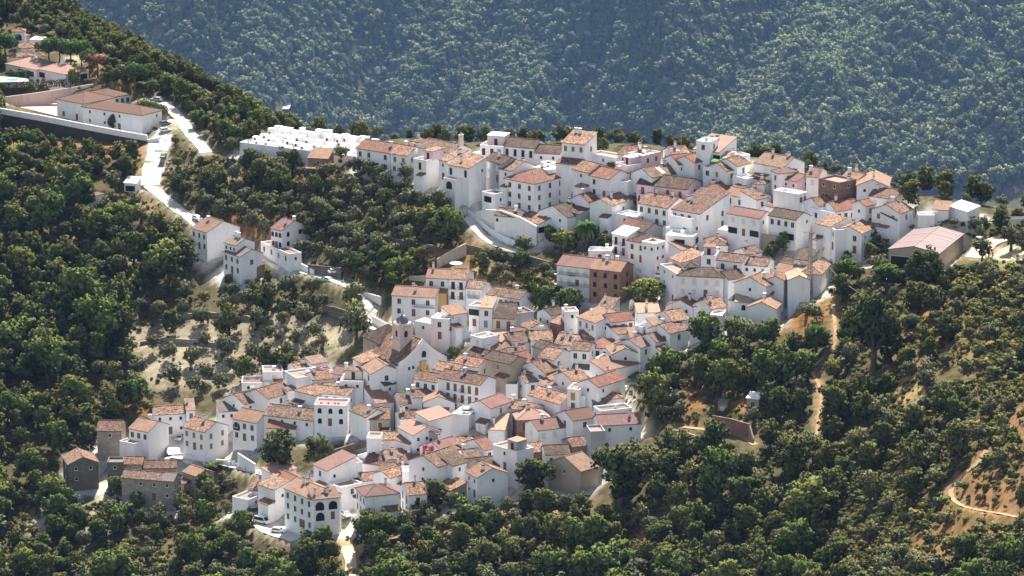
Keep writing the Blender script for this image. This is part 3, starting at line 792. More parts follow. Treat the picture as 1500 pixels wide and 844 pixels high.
    if block:         # lower block against the front: x0, x1, depth, height, wall, deck
        for bk in (block if isinstance(block, list) else [block]):
            x0, x1, d, hh, wm, rm = bk[:6]
            bm = bmesh.new(); box(bm, x0, x1, -d, -0.004, low, hh - .5); box(bm, x0, x1, -d, -d + .18, hh - .5, hh); box(bm, x0, x0 + .18, -d + .18, -0.004, hh - .5, hh); box(bm, x1 - .18, x1, -d + .18, -0.004, hh - .5, hh)
            bw = part('front_block', bm, M[wm], root)
            bm = bmesh.new(); box(bm, x0 + .19, x1 - .19, -d + .19, -0.01, hh - .497, hh - .44); part('deck', bm, RM[rm], bw)
            if len(bk) > 6: link('arched_opening' if bk[6] == 'A' else MW[bk[6]].name.split('.')[0], MW[bk[6]], bw, ((x0 + x1) / 2, -d, hh - 2.0))
    if extra: extra(root, L, D, h)
    HOUSES.append((root, L, D, h))
    return root
# ---------------------------------------------------------------- the houses: eave line left end, right end (photo survey), depth, height, roof, tiles, description
# back crest, from the walled cemetery eastwards
H(522,216,571,223.5,9,7,'g','r','long white house with reddish roof beside the cemetery wall',(4,2),(1,2))
H(572,224,597,227.5,9,6.5,'g','o','white house with orange roof joined to the long reddish-roofed house by the cemetery',(2,2),ch=2)
H(602,205,613,208,4,6,'h','b','little white turret house with dark pyramid roof beside the chapel',(1,1),(1,1))
H(606,232,624,235,11,9,'f','e','white house with deep shaded balcony and lilac rooftop room below the chapel',(1,2),(2,2),room=(-1,2.4,3,9,2.6,'k','o'),st='D')
H(643,233,655,236,8,9,'s','o','narrow white bay with one small dark window left of the arched terrace house',(1,2),(0,1),st='v')
H(655.5,240,687,246,7.6,11,'s','o','tall white house with round arched opening under its terrace',(3,1),(0,1),st='D',block=(-3,1.6,3.2,7.6,'w','y','A'),ch=1)
H(709.5,232,735,240,7,9,'g','d','grey stained back house between the arched terrace house and the bright speckled roof',(2,2),(0,1),wall='a',st='s')
H(731,246,750,250,10,9.5,'g','o','white house with bright speckled orange roof behind the three-storey block',(1,1),(0,1),st='v')
H(703,212,737,214.5,8,6.5,'f','e','white house carrying a lilac-pink rooftop room on the skyline',(3,1),(1,1),st='D',room=(-2.2,3.2,2.5,7,3.0,'k','w'))
H(737.5,212.5,783,217,8,6,'g','d','long white house with dark old roof next to the lilac rooftop room',(4,1),(0,1),st='D',ch=0,drop=0)
H(783,223,820,225,8,4.5,'g','d','low white house with dark roof left of the twin-chimney house',(2,1),(0,1),st='v',ch=0)
H(823,208,857,211.5,8,10,'s','o','tall white house with twin white chimneys and a lower tiled porch roof',(3,1),(0,1),st='b',ch=0,drop=0,lean=(4,4.6,'b','w'),extra=lambda r,L,D,h:[link('chimney',CH[0],r,(-L*.3+dx,D*.8,h+1.8)) for dx in (0,1.3)])
H(864,224,903,231,5,4,'f','y','old white garden building with crumbling tiled top right of the twin-chimney house',(1,1),(0,1),st='v',ch=0)
H(905,225,938,229.5,9,5,'g','b','cream walled house with mottled brown roof on the back crest',(2,1),(1,1),'c',ch=2)
H(902,238,920,242.5,7,7,'f','p','white flat topped house with pink parapet room below the mottled crest roof',(0,1),(0,1),room=(-1.5,1.5,2,6,2.2,'k','w'))
H(739.5,260.5,782.6,268.6,18.5,9.2,'h','r','three-storey white block with hipped red roof and regular dark windows',(3,3),(4,3),st='n',ch=1,drop=0,extra=lambda r,L,D,h:part('roof_terrace',(lambda b:(box(b,-2.6,3.6,9,15,h+.6,h+2.2),box(b,-2.6,3.6,14.8,15.2,h+2.203,h+3.2),box(b,-.6,.6,10,11.4,h+2.203,h+3.9),b)[-1])(bmesh.new()),M['w'],r))
H(706,280.5,723.5,284.5,5.5,7,'f','e','small white block with wide dark window left of the three-storey block',(1,2),(0,1),st='L',ch=0)
H(839,247,862.7,252.5,9,8.5,'g','o','white house with mottled orange roof right of the bright white street',(1,2),(0,1),st='v',ch=0)
H(863,256,893,262,9,9,'g','r','white house with plain reddish roof beside the green roof terrace',(2,2),(0,1),st='n')
H(893.5,263,919,266,8,6,'f','g','white house with plants along its grey roof terrace',(1,2),(0,1),st='D',extra=lambda r,L,D,h:link('terrace_plant',leaves(7,[(-L*.4+i*.55,.7,h-.1,.4,.4,.45) for i in range(int(L*.8/.55))],90,.14,FM['broad'],'terrace_plant'),r))
H(955,259.5,993,252.5,9,6,'g','b','house with brown roof and pale skylight strip facing right',(2,1),(0,1),ch=1,extra=lambda r,L,D,h:part('skylight',(lambda b:(prism(b,[(-.5,.6,h+.6*PIT+.08),(.8,.6,h+.6*PIT+.08),(.8,3.6,h+3.6*PIT+.08),(-.5,3.6,h+3.6*PIT+.08)],.06),b)[-1])(bmesh.new()),RM['w'],r))
H(994,240.5,1016,238,9,6,'g','r','white house with red roof and pale verge behind the green parasol terrace',(2,1),(0,1))
H(1017,238,1031,234.5,7,7,'g','r','narrow red-roofed house left of the green parasols',(1,1),(0,1),ch=0)
H(942,228,968,222,6,6,'f','w','pale lilac flat house on the crest right of the mottled crest roof',(2,1),(0,1),wall='k',ch=1)
H(985,226,1010,224,7,5,'g','o','small orange-roofed house on the crest left of the big pink-roofed villa',(2,1),(0,1),ch=1)
H(933,268,1006,277,10,7,'g','d','long faded pink house with dark weathered roof and three balconies',(4,1),(1,2),'k',st='T',ch=1,drop=0,rail=1)
H(934,296.5,979,304.5,10,8,'g','o','long white house with brightly speckled orange roof below the faded pink house',(4,2),(0,1),st='n',ch=2)
H(864,296.5,896,301,13,7.5,'p','o','house with tall blank grey-white gable and bright speckled roof behind the palm',(0,1),(0,1),ch=2,low=-9)
H(899,312,932,318,6,5,'f','w','pale pink-white walled yard house right of the tall blank gable',(1,1),(0,1),ch=0)
H(862,294.5,877,291.5,7,5,'g','r','small red-roofed house just right of the three-storey block',(1,1),(0,1))
H(789,308.5,831,318,9,5.5,'p','d','white gable house with old brown roof beneath the three-storey block',(2,2),(0,1),st='v')
H(832,309,850,313,7,5,'s','d','roofless looking shed with mossy wall between gable house and palm',(0,1),(0,1),wall='a',ch=0)
H(724.5,314.5,756,317.5,7,6,'g','b','white house with mottled roof above the tall white ramp wall',(4,1),(0,1),st='v',ch=2)
H(757,319,789,328,5,4.2,'s','o','open terrace pavilion with bright orange roof above the ramp wall',(3,1),(2,1),st='L',ch=0,drop=0,low=-10)
H(905,332,942,340,9,6,'g','r','old house with roof half orange and half dark right of the palm',(0,1),(0,1),wall='a',ch=0,extra=lambda r,L,D,h:part('roof_patch',(lambda b:(prism(b,[(0,-.3,h-.1),(L/2+.19,-.3,h-.1),(L/2+.19,D/2,h+D/2*PIT+.05),(0,D/2,h+D/2*PIT+.05)],.04),b)[-1])(bmesh.new()),RM['d'],r))
H(897,341,919,345.5,5,8,'s','w','narrow white house with pale roof and stacked balconies',(2,2),(0,1),st='D',ch=0,rail=1)
H(919.5,351,959,358.5,7,8.5,'h','d','white corner house with weathered dark roof above the sunny street corner',(3,2),(0,1),st='n',ch=0)
H(960,357,975,353,5,9,'f','w','narrow white wing with small dark windows right of the sunny corner house',(2,3),(0,1),st='v',ch=0)
H(975,344,1015,347,8,8,'f','w','white stepped house with one wide dark loggia window',(1,1),(1,2),st='L',ch=1,drop=0)
H(975,333,1009,338,6,6,'f','e','white terrace house behind the one with the wide loggia window',(1,1),(0,1),ch=1)
H(984,305.5,1025,313,14,9.5,'s','b','large white house with sunny terrace strip in front of its brown roof',(4,2),(2,2),st='n',ch=2,block=(-3.9,3.8,2.2,8.2,'w','y'))
H(1024,277.5,1060,281.5,10,6,'h','r','hip-roofed house with black balcony and dark doors in the upper village',(3,1),(0,1),st='D',ch=1,drop=0,extra=lambda r,L,D,h:link('balcony',BALC[3],r,(0,0,h-3.2)))
H(1062,283.5,1107,292,7,6.5,'g','t','white house with smooth tan roof and a triple window',(3,1),(0,1),st='n')
H(1108,292,1125,288,6,5.5,'s','b','little brown-roofed wing at the end of the smooth tan roof',(1,1),(0,1),ch=0)
H(1120,300,1150,308,8,4,'s','b','low brown roof lying under a tall white firewall',(1,1),(0,1),ch=0)
H(1133,278,1170,284.5,4,8.5,'f','w','tall blank white firewall house above the low brown roof',(0,1),(0,1),ch=1)
H(1066,311.5,1113,319.5,6.5,10,'g','p','three-storey white house with pink-tinted roof and two loggias',(3,2),(0,1),st='sL',ch=0,drop=0)
H(1126,314.5,1166,321.5,7,9,'g','d','white house with long loggia and grey-brown roof behind the lattice mast',(4,1),(0,1),st='n',ch=0,drop=0,extra=lambda r,L,D,h:link('loggia',MW['W'],r,(L*.18,0,h-5.3)))
H(1196,326.5,1217,331.5,6,9,'s','o','tall blank white house with narrow orange roof right of the mast top',(0,1),(0,1),ch=0)
H(1225,337,1262,341.5,9,8,'p','o','white gable house with two pairs of windows above the trees',(2,2),(0,1),st='n',ch=1,drop=0)
H(1217,333,1224,337,7,9,'f','o','slim white bay between blank house and the paired-window gable',(1,2),(0,1),st='v',ch=0)
H(1264,326.5,1300,333,7,4.5,'g','o','orange-roofed house at the village edge above the hangar trees',(1,1),(0,1))
H(1186,304,1223,312.5,8,6,'f','w','white yard house with two dark windows and an open flat terrace',(2,1),(0,1),st='n',ch=0,drop=0)
H(1225,308.5,1263,304,8,5,'g','r','white house with reddish roof and four small windows in a row',(4,1),(0,1),st='n')
H(1200,302,1250,295.5,8,4,'g','b','long brown roof below the unfinished brick block',(2,1),(0,1),ch=2)
H(1016,217.5,1053,222.5,10,7.5,'s','l','big villa with pink roof and shaded arcade on the skyline',(4,1),(1,1),st='L',ch=2,drop=0)
H(1020,206,1040,208,6,12,'f','w','white roof pavilion above the pink-roofed skyline villa',(1,1),(1,1),ch=1)
H(1056,234.5,1086,235,8,4.5,'g','y','house with pale sandy roof just right of the pink-roofed villa',(2,1),(0,1))
H(1087,228,1099,226,5,5,'f','w','small white roof house at the right end of the pale sandy roof',(0,1),(0,1))
H(1080,243,1098.5,238,8,5.5,'g','b','brown-roofed house below the pale sandy roof',(1,1),(1,1),ch=1)
H(1064,250,1080,247,8,6.5,'g','b','small white house with brown roof beside the green parasol terrace',(1,1),(1,2),st='b')
H(1030,244,1058,247,7,7,'f','w','white terrace house under the two green parasols',(2,1),(0,1),ch=0)
H(1073,257,1093,262,5,6.5,'f','w','white cubic house with bright flat roof below two brown roofs',(0,1),(0,1),ch=0)
H(1105,237.5,1147,245,10,7.5,'g','t','house with wide tan roof and long blank white wall on the crest',(0,1),(1,1),ch=2)
H(1096,252,1122,258,5,5,'s','r','small reddish lean-to roof in front of the long blank white wall',(0,1),(0,1),ch=0)
H(1131,249.5,1141,253.5,6,9,'h','p','slim white tower house with little pink hip roof',(1,2),(1,2),st='n',ch=0)
H(1146,261,1168,265.5,7,6,'g','p','pink walled house with mauve roof right of the slim tower',(2,1),(1,1),'k')
H(1102,268,1119,269.5,6,6.5,'h','o','small many-sided house with orange-brown hip roof',(2,2),(0,1))
H(1199,261,1230,267.5,7,9.5,'f','e','unfinished red brick block with cluttered roof terrace',(2,2),(1,1),'q',st='v',ch=1)
H(1181,257.5,1199,259,8,5,'g','t','tan-roofed house directly behind the unfinished brick block',(1,1),(0,1))
H(1255,271,1301,272.5,12,7,'p','t','white gable house with tan roof right of the unfinished brick block',(2,2),(0,1),st='v',ch=1)
H(1230,262,1254,266,8,6,'g','t','tan-roofed house between the brick block and white gable house',(1,1),(0,1),ch=2)
H(1273,286,1311,291,8,5.5,'g','b','white house with brown roof on the eastern crest',(2,1),(1,1))
H(1318,312,1337,305.5,9,5.5,'g','b','white house with speckled brown roof and tall gable near the village end',(1,1),(2,2),st='b')
H(1268,301,1282,298,5,8,'g','r','tall thin house with small red roof and three windows',(1,2),(0,1),st='b',ch=0)
H(1283,304,1300,310,6,6,'s','b','white house with sloping brown roof beside the tall thin red-roofed one',(1,1),(0,1))
H(1312,322,1332,316,5,4,'s','b','low brown-roofed outbuilding at the eastern village edge',(0,1),(0,1),ch=0)
H(1345,315,1369,315,4,3.2,'f','w','low white flat shed near the last white wall of the village',(0,1),(0,1),ch=0)
H(1366,306,1389,307.5,5,3,'s','t','small white building with tan roof next to the last house eastwards',(0,1),(0,1),ch=0)
H(1391,301,1418,309.5,4,3.2,'s','w','last white house eastwards with bright sloping roof',(0,1),(0,1),ch=0)
# middle of the upper village
H(815.7,387,863.5,392.5,9,9,'g','p','white balconied half of the apartment building above the plane trees',(4,2),(0,1),st='s',ch=0,drop=0,name='apartment_block',cat='apartment block',extra=lambda r,L,D,h:[link('balcony',BALC[3],r,(k*3.1-.4,0,h-2.75-2.9*z)) for k in (-.65,.75) for z in (0,1)])
H(864,392.5,909,397.5,9,9.6,'g','t','red brick half of the apartment building with four tall chimneys',(3,3),(1,2),'q',st='a',ch=4,drop=0,name='apartment_block',cat='apartment block')
H(862,367,896,367.5,5,5.5,'f','w','cream white flat house behind the brick apartment half',(1,1),(0,1),'w',ch=1)
H(992.5,402.5,1059,406,8,9.5,'h','d','tall white apartment house with shuttered windows and dark hip roof',(4,2),(1,2),st='s',ch=0,drop=0,name='apartment_block',cat='apartment block')
H(967,386.5,992,401,8,10,'f','e','tall white wing with terracotta roof terrace left of the shuttered apartment house',(2,3),(1,1),st='v',ch=0)
H(981,377.5,1001,385.5,7,8,'s','o','pink house with orange roof behind the terracotta roof terrace',(1,1),(0,1),'k',ch=0)
H(1003,391,1024,390.5,5,11,'h','d','small white tower with brown pyramid roof on the shuttered apartment house',(2,1),(0,1),st='n',ch=0)
H(1027,373.5,1048.5,374.5,7,9,'f','e','white cubic house with pale pink rooftop room',(1,2),(0,1),st='n',ch=1,room=(-1.6,1.4,1.5,5,2.4,'k','t'))
H(1049,379.5,1087,384,6.5,8,'g','b','white house with brown roof and a small iron balcony above the shuttered apartments',(2,2),(0,1),st='n',ch=0,rail=2)
H(1088,386.5,1124,389.5,7,5,'g','b','white house with long brown roof right of the small iron balcony',(3,1),(0,1),st='v',ch=1)
H(1037,358.5,1066,358,8,4.5,'h','b','low house with sagging hip roof under the walled yard',(1,1),(0,1),ch=1)
H(1052,336,1093,340,5,4,'f','w','long white walled yard house between loggia houses and sagging hip roof',(0,1),(0,1),ch=0)
H(1097,372,1116,368,6,4.5,'g','b','small house with brown roof against the tan garden wall',(1,1),(0,1))
H(998,366,1020,361,5,5,'s','t','small house with yellowish tan roof left of the sagging hip roof',(1,1),(0,1),ch=0)
H(1172,399.5,1203,401.5,14,5.5,'h','o','long orange hip-roofed house beside the lattice mast',(2,1),(3,1),st='n',ch=1)
H(1155,409.5,1187,409.5,8,6.5,'p','y','house with pale gable roof at the foot of the lattice mast',(0,1),(1,1),ch=0)
H(1133,395.5,1167,401.5,7,4.5,'g','t','low house with tan-grey roof left of the orange hip roof',(1,1),(0,1))
H(1123,408.5,1148,410,5,7,'p','r','white gable end with little red roof above the orange grass slope',(0,1),(0,1),ch=1)
H(1075,413,1122,419.5,8,8.5,'p','o','broad white gable end with one tiny window above the bushes',(1,1),(0,1),st='v',ch=1)
H(1067,409,1092,405.5,7,5.5,'g','d','white house with dark tiled roof behind the broad white gable end',(1,1),(0,1),ch=0)
H(1143,385,1163,388,6,4,'g','d','grey-roofed house behind the tan-grey roof near the mast',(1,1),(0,1),ch=0)
H(1163,378,1186,381,6,6,'s','d','small stone-coloured house with dark roof left of the mast',(1,1),(0,1),'c',ch=0)
H(1077,441.5,1101,442,4,5.5,'s','y','tiny house with pale tan roof and arched door among bushes',(1,1),(0,1),st='a',ch=0)
H(1095,449,1136,452,7,5.5,'p','t','grey-white gable with tan roof at the top of the orange slope',(0,1),(0,1),ch=1)
H(1100,431,1117,428,5,5,'f','e','white shed with terracotta deck behind the tiny tan-roofed house',(0,1),(0,1),ch=0)
# middle row on the right, below the big trees
H(874,451.5,896,453.5,7,5.5,'s','b','white house with speckled red-brown roof in front of the big round tree',(2,1),(1,1),st='v',ch=1)
H(934,457.5,967,456.5,5,5,'s','y','house with pale cream roof under the big round tree',(0,1),(0,1),ch=2)
H(977,445.5,1015,449.5,8,5,'p','o','pale gable house with orange roof in front of the shuttered apartments',(2,1),(0,1),st='v')
H(1016,447,1037,451,7,4.5,'g','b','small house with brown-orange roof right of the pale gable house',(1,1),(0,1))
H(895,471.5,929,467.5,7,6.5,'g','r','white house with red roof and three brown doors',(3,1),(0,1),st='d',ch=1,drop=0)
H(846,463.5,873,472.5,7,8.5,'s','t','white house with three windows and thin tan roof edge',(3,1),(0,1),st='b',ch=0,drop=0)
H(875,464,895,461,6,7,'f','y','cream-white terraced house with little dark window left of the red roof',(1,1),(0,1),st='v')
H(930,477,941,479,4,6,'f','g','white house with tall grey metal door',(1,1),(0,1),st='s',ch=0)
H(941.5,471,961,478.5,6,6.5,'f','w','bright white cubic house right of the grey metal door',(0,1),(0,1),ch=0)
H(957,470,975,474.5,8,5,'g','o','orange-red roof house behind the bright white cube',(1,1),(0,1))
H(985,470,1009,466.5,9,5,'g','o','house with bright orange roof under the pale gable house',(1,1),(0,1),ch=1)
H(961,481,981,478.5,6,5.5,'s','t','white house with single dark window and tan roof',(1,1),(0,1),st='n',ch=0)
H(981,488,1009,481,8,4.5,'g','b','house with rough brown roof near the olive edge',(1,1),(0,1))
H(1010,475.5,1040,476.5,7,4.5,'p','d','small grey-brown gable house left of the white garage',(0,1),(0,1),ch=0)
H(1040,461,1058,462,6,6,'f','w','white cubic garage with flat roof at the right edge of the lower village',(0,1),(0,1),ch=0)
H(1042,452,1064,449,8,5,'g','o','orange-roofed house just above the white cubic garage',(1,1),(0,1))
H(905,489.5,928,486,6,5,'s','b','house with brown-tan roof left of the grey metal door',(0,1),(0,1),ch=0)
H(923,493.5,956,492.5,5,4,'s','t','low house with flat tan roof under the bright white cube',(0,1),(0,1),ch=0)
H(938,509,954,503.5,8,5,'g','p','house with mauve-brown roof near the olive edge',(1,1),(0,1))
H(960,500,985,496,7,4.5,'g','b','brown-roofed house touching the olive trees',(1,1),(0,1),ch=1)
H(897,518.5,935,516.5,8,6,'p','t','white house with grey and tan gable roof beside the olive trees',(1,1),(0,1),st='v',ch=1)
H(870,508.5,893,510.5,5,5,'s','r','little house with small bright red roof and dark terrace',(2,1),(0,1),st='D',ch=0)
H(836,511.5,863,513.5,7,8.5,'g','b','white three-storey house with brown roof left of the small bright red roof',(2,2),(1,2),st='n',ch=0)
H(838,539,869,541,5,4.5,'s','b','low house with brown roof below the white three-storey house',(0,1),(0,1),ch=0)
H(886,543,937,531,6,4.5,'s','t','long pale house with straight tan roof edge by the olives',(2,1),(0,1),st='v',ch=1)
H(872,524,893,527,5,6,'f','e','white terrace house below the small bright red roof',(1,1),(0,1),ch=0)
# centre right: around the old tan house
H(711,524.5,747,532.5,7,9,'g','d','old unplastered tan house with dark tiled roof',(1,2),(0,1),'n',st='b',ch=0)
H(760,531,783,526.5,8,4.5,'g','r','red-roofed house right of the old unplastered tan house',(1,1),(0,1),st='v')
H(780,506.5,795,510.5,6,7,'g','d','small grey house with dark roof and plain gable among tiled roofs',(0,1),(0,1),'a',ch=0)
H(752,503,776,500,9,4.5,'g','b','brown mottled roof at the left end of the long roof row',(1,1),(0,1))
H(778,498,810,497,8,5,'g','o','orange mottled roof in the middle of the long roof row',(1,1),(0,1),ch=2)
H(812,503,843,506,9,5,'g','o','wide orange-brown roof at the right end of the long roof row',(1,1),(0,1),ch=2)
H(845,497,869,498.5,8,4.5,'g','o','bright orange roof below the white house with three windows',(1,1),(0,1))
H(789,522.5,812,526.5,9,7.5,'g','o','house with pale orange roof and sunlit four-window end wall',(1,1),(2,2),st='n',ch=0)
H(798,546,819,540.5,10,6,'g','b','white house with brown roof and sloping blank gable',(1,1),(0,1))
H(806,556,836,551,7,4.5,'g','t','tan-brown roof below the sloping blank gable',(1,1),(0,1),ch=1)
H(838,558,863,553,8,6.5,'g','o','house with speckled orange roof above the balcony tower',(2,1),(0,1),st='n',ch=1)
H(876.5,566.5,916,553.5,7,7,'g','r','white house with wide red roof, three small windows and green garage door',(3,1),(1,1),st='v',ch=1,extra=lambda r,L,D,h:link('garage_door',MW['E'],r,(-L*.3,0,h-4.6)))
H(739,562.5,758,563,6,4.5,'f','b','white parapet terrace house below the old unplastered tan house',(0,1),(0,1),ch=0)
H(760,542,782,545.5,5,5.5,'s','b','small brown porch roof right of the old tan house',(1,1),(0,1),st='L',ch=0)
H(770,560,791,557.5,6,4.5,'g','o','tiny house with bright orange roof beside the white parapet terrace',(1,1),(0,1))
H(795,564,823,562.5,5,5,'s','t','pale white house with thin tan roof above the long orange roof',(1,1),(0,1),ch=0)
H(774,577.5,821,591.5,8,6,'g','o','long orange-roofed house left of the balcony tower',(0,1),(0,1),ch=2)
H(831,569,848.5,570.5,6,10,'f','e','narrow white tower house with two honey-coloured balcony doors',(1,2),(1,1),st='O',ch=0,drop=0,rail=1)
H(849,580,858,580,6,7,'f','e','slim white house with dark balcony between tower house and red roof',(1,2),(0,1),st='D',ch=0)
H(870,593.5,897,592.5,5,4.5,'s','g','low grey-roofed shed below the green garage door',(1,1),(0,1),'a',st='L',ch=0)
H(883,583.5,912,582.5,6,3.8,'h','o','small orange hip roof below the red-roofed house with green garage',(0,1),(0,1),ch=0)
H(731.5,594,777,602.5,6.5,6,'g','o','long orange-roofed house with three dark windows and bluish walls',(3,1),(1,1),st='n',ch=2,drop=0)
H(757,614.5,806,612.5,9,6,'h','l','house with salmon hip roof and terracotta walls',(2,1),(1,1),'q',st='D',ch=2)
H(788,630,838,623.5,8,6.5,'g','p','white house with mauve-brown roof and two shuttered windows',(3,1),(1,2),st='s',ch=1,drop=0)
H(839,615.5,873,610,8,7,'g','k','white house with dark brown roof and one square window',(1,1),(1,1),st='n',ch=0,drop=0)
H(878,622.5,939,619.5,8,5.5,'g','p','long house with pinkish roof and tall round chimney at the grass bank',(2,1),(0,1),st='v',ch=1)
H(880,602,926,597,5,7,'f','g','long white parapet wall house behind the pinkish roof',(0,1),(0,1),ch=0)
H(865,632,886.5,631,6,9.5,'f','e','tall blank blue-grey house beside the big dark tree',(0,1),(0,1),'a',ch=0)
H(838,654,861,651.5,7,5,'g','b','brown-tan roof left of the tall blank blue-grey house',(0,1),(0,1),'s',ch=0)
H(799,665.5,835,664,7,6.5,'g','d','white house with boldly streaked dark roof',(2,2),(0,1),st='v',ch=0)
H(757,663.5,800,660,7,6,'g','o','speckled orange roof above a bare brick wall',(1,1),(0,1),'q',st='v',ch=0)
H(722,651,757,661.5,6,9.5,'f','l','white-pink tower house with small salmon rooftop room',(1,2),(0,1),st='v',ch=0,room=(0,3.6,1,4.5,2.6,'a','l'))
H(850.5,689.5,876,682.5,12,5.5,'g','t','stone barn with bare tan roof between two big trees',(0,1),(1,1),'n',st='v',ch=0)
H(683,690,699,699,9,7.5,'g','t','white house with tan roof and shaded grey gable above the garden pergola',(2,2),(1,1),st='v',ch=1)
H(688,687,731,682.5,8,5,'g','d','long dark-brown roof behind the shaded grey gable',(1,1),(0,1),ch=0)
H(709,659,725.5,655.5,9,5,'g','r','white house with vivid red roof and single window',(1,1),(0,1),st='n',ch=0,drop=0)
H(715,628.5,739,629.5,8,6,'s','y','white house with tan roof and grey shaded end beside the green awning',(0,1),(0,1),ch=1)
# around the church
H(641,552.5,703.5,563.5,7.5,8.5,'g','b','long white three-storey house with tall brown shutters below the church',(6,3),(0,1),st='T',ch=2,rail=3)
H(606,553.5,640,559.5,6.5,6.5,'g','b','white house with three grilled windows between church square and brown shutters',(3,1),(0,1),st='n',ch=1,drop=0)
H(634,540,668,546,7,4.5,'g','o','orange-brown roof in front of the church door',(1,1),(0,1),ch=1)
H(664,531,700,537,7,4.5,'g','o','orange-brown roof below the green round tree by the church',(1,1),(0,1),ch=2)
H(683,517,706,523,6,4.5,'g','d','grey-brown roof right of the green round tree by the church',(1,1),(0,1),ch=1)
H(717,511.5,746,512.5,7,4,'g','t','tan roof behind the old unplastered tan house',(1,1),(0,1),ch=1)
H(749,520,776,514.5,6,4,'g','b','small brown roof between the old tan house and the grey gable house',(1,1),(0,1))
H(725,521,742,519,4,6,'g','b','tiny brown roof peeping over the old unplastered tan house',(0,1),(0,1),ch=0)
H(528.5,536,544,547,9,9.5,'g','t','large white house with tan roof and air conditioners left of the church',(2,2),(1,1),st='n',ch=1,low=-9,extra=lambda r,L,D,h:[part('air_conditioner',(lambda b:(box(b,L/2+.01,L/2+.45,y,y+.9,h-3.4,h-2.7),b)[-1])(bmesh.new()),MT['frame'],r) for y in (D*.62,D*.8)])
H(517,524,531,532,6,9,'s','o','narrow white house with thin orange roof edge left of the church',(0,1),(0,1),ch=0)
H(562,507,578,504.5,7,4.5,'g','t','small tan-roofed annex left of the church tower',(0,1),(0,1),ch=0)
H(543,516,567,527,7,4,'s','t','wide tan lean-to roof below the small church annex',(0,1),(0,1),ch=0)
H(563,564,579,560.5,6,5,'g','d','small white house with dark shaded roof under the air-conditioned gable',(1,1),(0,1),st='v',ch=0)
H(551,590.5,577,587.5,9,5,'s','t','white house with plain tan roof tilted left of the red-brown roofs',(0,1),(0,1),ch=0)
H(585,591,603,590,9,5,'g','b','red-brown mottled roof in front of the bright white terrace',(1,1),(0,1),ch=1)
H(604,582,636,580,6,4.5,'g','b','brown roof with dark chimney along the bright white street',(1,1),(0,1),ch=1)
H(620,589,666,589.5,6,5,'p','t','white gable wall with tan roof facing the long shuttered house',(1,1),(0,1),st='v',ch=0)
H(617,602.5,656,603.5,7,4,'s','g','grey-tan flat roof in deep shade under the white gable wall',(1,1),(0,1),ch=1)
H(513,600.5,537,610.5,7,7,'g','b','white house with brown roof and sunlit blank wall right of the pink flower terrace house',(0,1),(0,1),ch=1)
H(541,613.5,571,613,9,6,'g','b','brown-walled house with tumbledown red-brown roof',(1,1),(0,1),'n',ch=1)
H(586,612.5,613,610.5,6,4,'g','b','small red-brown roof above the paired chimneys',(0,1),(0,1),ch=2)
H(603,614.5,628,622,9,5,'h','o','bright orange hip roof left of the parking terrace',(1,1),(0,1),ch=1)
H(628,616,662,606.5,5,6.5,'s','l','narrow salmon lean-to roof left of the parking terrace',(0,1),(0,1),ch=0)
H(662,605.5,687,608,8,8.5,'f','w','white parking terrace with a car on its roof',(0,1),(0,1),ch=0,name='parking_terrace',cat='terrace')
H(687,591,718.5,597.5,9,9.5,'p','p','big blank white gable wall beside the parked car terrace',(0,1),(1,2),ch=0)
H(583.5,624.5,605.5,637,8,8.5,'g','l','white house with salmon roof and long windowed end wall',(0,1),(3,2),st='v',ch=1)
H(577,642,600,650,7,6.5,'g','o','white house with orange roof under the salmon roof',(0,1),(0,1),ch=1)
H(557,642.5,577,643.5,6,5.5,'g','o','white house with brown-orange roof left of the salmon roof',(1,1),(0,1),ch=0)
H(537,641.5,557,642,6,9,'f','e','white cubic house standing above the dark garden wall',(1,2),(0,1),st='n',ch=0)
H(619,636,642.5,636.5,10,6,'p','o','grey gable house with orange roof in the lower centre',(1,1),(0,1),'a',st='v',ch=1)
H(650,662.5,680,654,9,5,'g','p','house with pink and brown ribbed roof in the lower centre',(0,1),(0,1),ch=1)
H(668,650,691,650.5,6,4.5,'g','o','orange roof touching the pale fluted roof',(0,1),(0,1),ch=0)
H(691,642,714,641,5,4,'s','y','small pale fluted roof below the big blank gable',(0,1),(0,1),ch=0)
H(641,683.5,681,670,10,8.5,'g','b','white house with brown mottled roof and long sunny wall',(1,1),(0,1),ch=1,st='v')
H(683,673.5,706,671,8,5.5,'g','b','brown mottled roof left of the vivid red roof',(0,1),(0,1),ch=1)
H(617,665,633,668.5,6,6,'s','r','small red roof with a pair of vermilion chimneys',(1,1),(0,1),ch=0,extra=lambda r,L,D,h:[part('chimney',(lambda b:(box(b,x-.4,x+.4,.3,1.1,h-1,h+2.4),b)[-1])(bmesh.new()),PATCH['red'],r) for x in (-1.2,.9)])
H(587,677,618,680,7,4.5,'g','p','greyish pink roof left of the vermilion chimneys',(0,1),(0,1),ch=1)
H(567,672,603,669.5,7,4.5,'g','o','orange roof above the greyish pink roof',(0,1),(0,1),ch=1)
H(532,677,561,681,7,4.5,'g','b','brown roof behind the long white garden wall',(0,1),(0,1),ch=1)
H(553,691,592,695,8,5,'g','b','mottled brown roof above the cream roofed extension',(1,1),(0,1),ch=2)
H(571,699.5,600,690.5,6,5,'g','o','orange-brown roof left of the pinkish white block',(0,1),(0,1),ch=0)
H(589,690.5,628,690,5,5.5,'f','w','pinkish white block with blank walls above the orange balustrade house',(0,1),(0,1),ch=0)
H(532,704,557,701,6,4.5,'g','o','small speckled orange roof right of the big blank mauve-roofed block',(0,1),(0,1),ch=0)
H(640,709,660,718,5,5,'s','o','stone shed with orange roof above the lowest garden trees',(0,1),(0,1),'s',ch=0)
H(663,682,684,676.5,6,8,'s','d','white house side with small windows left of the shaded grey gable',(1,2),(0,1),st='v',ch=0)
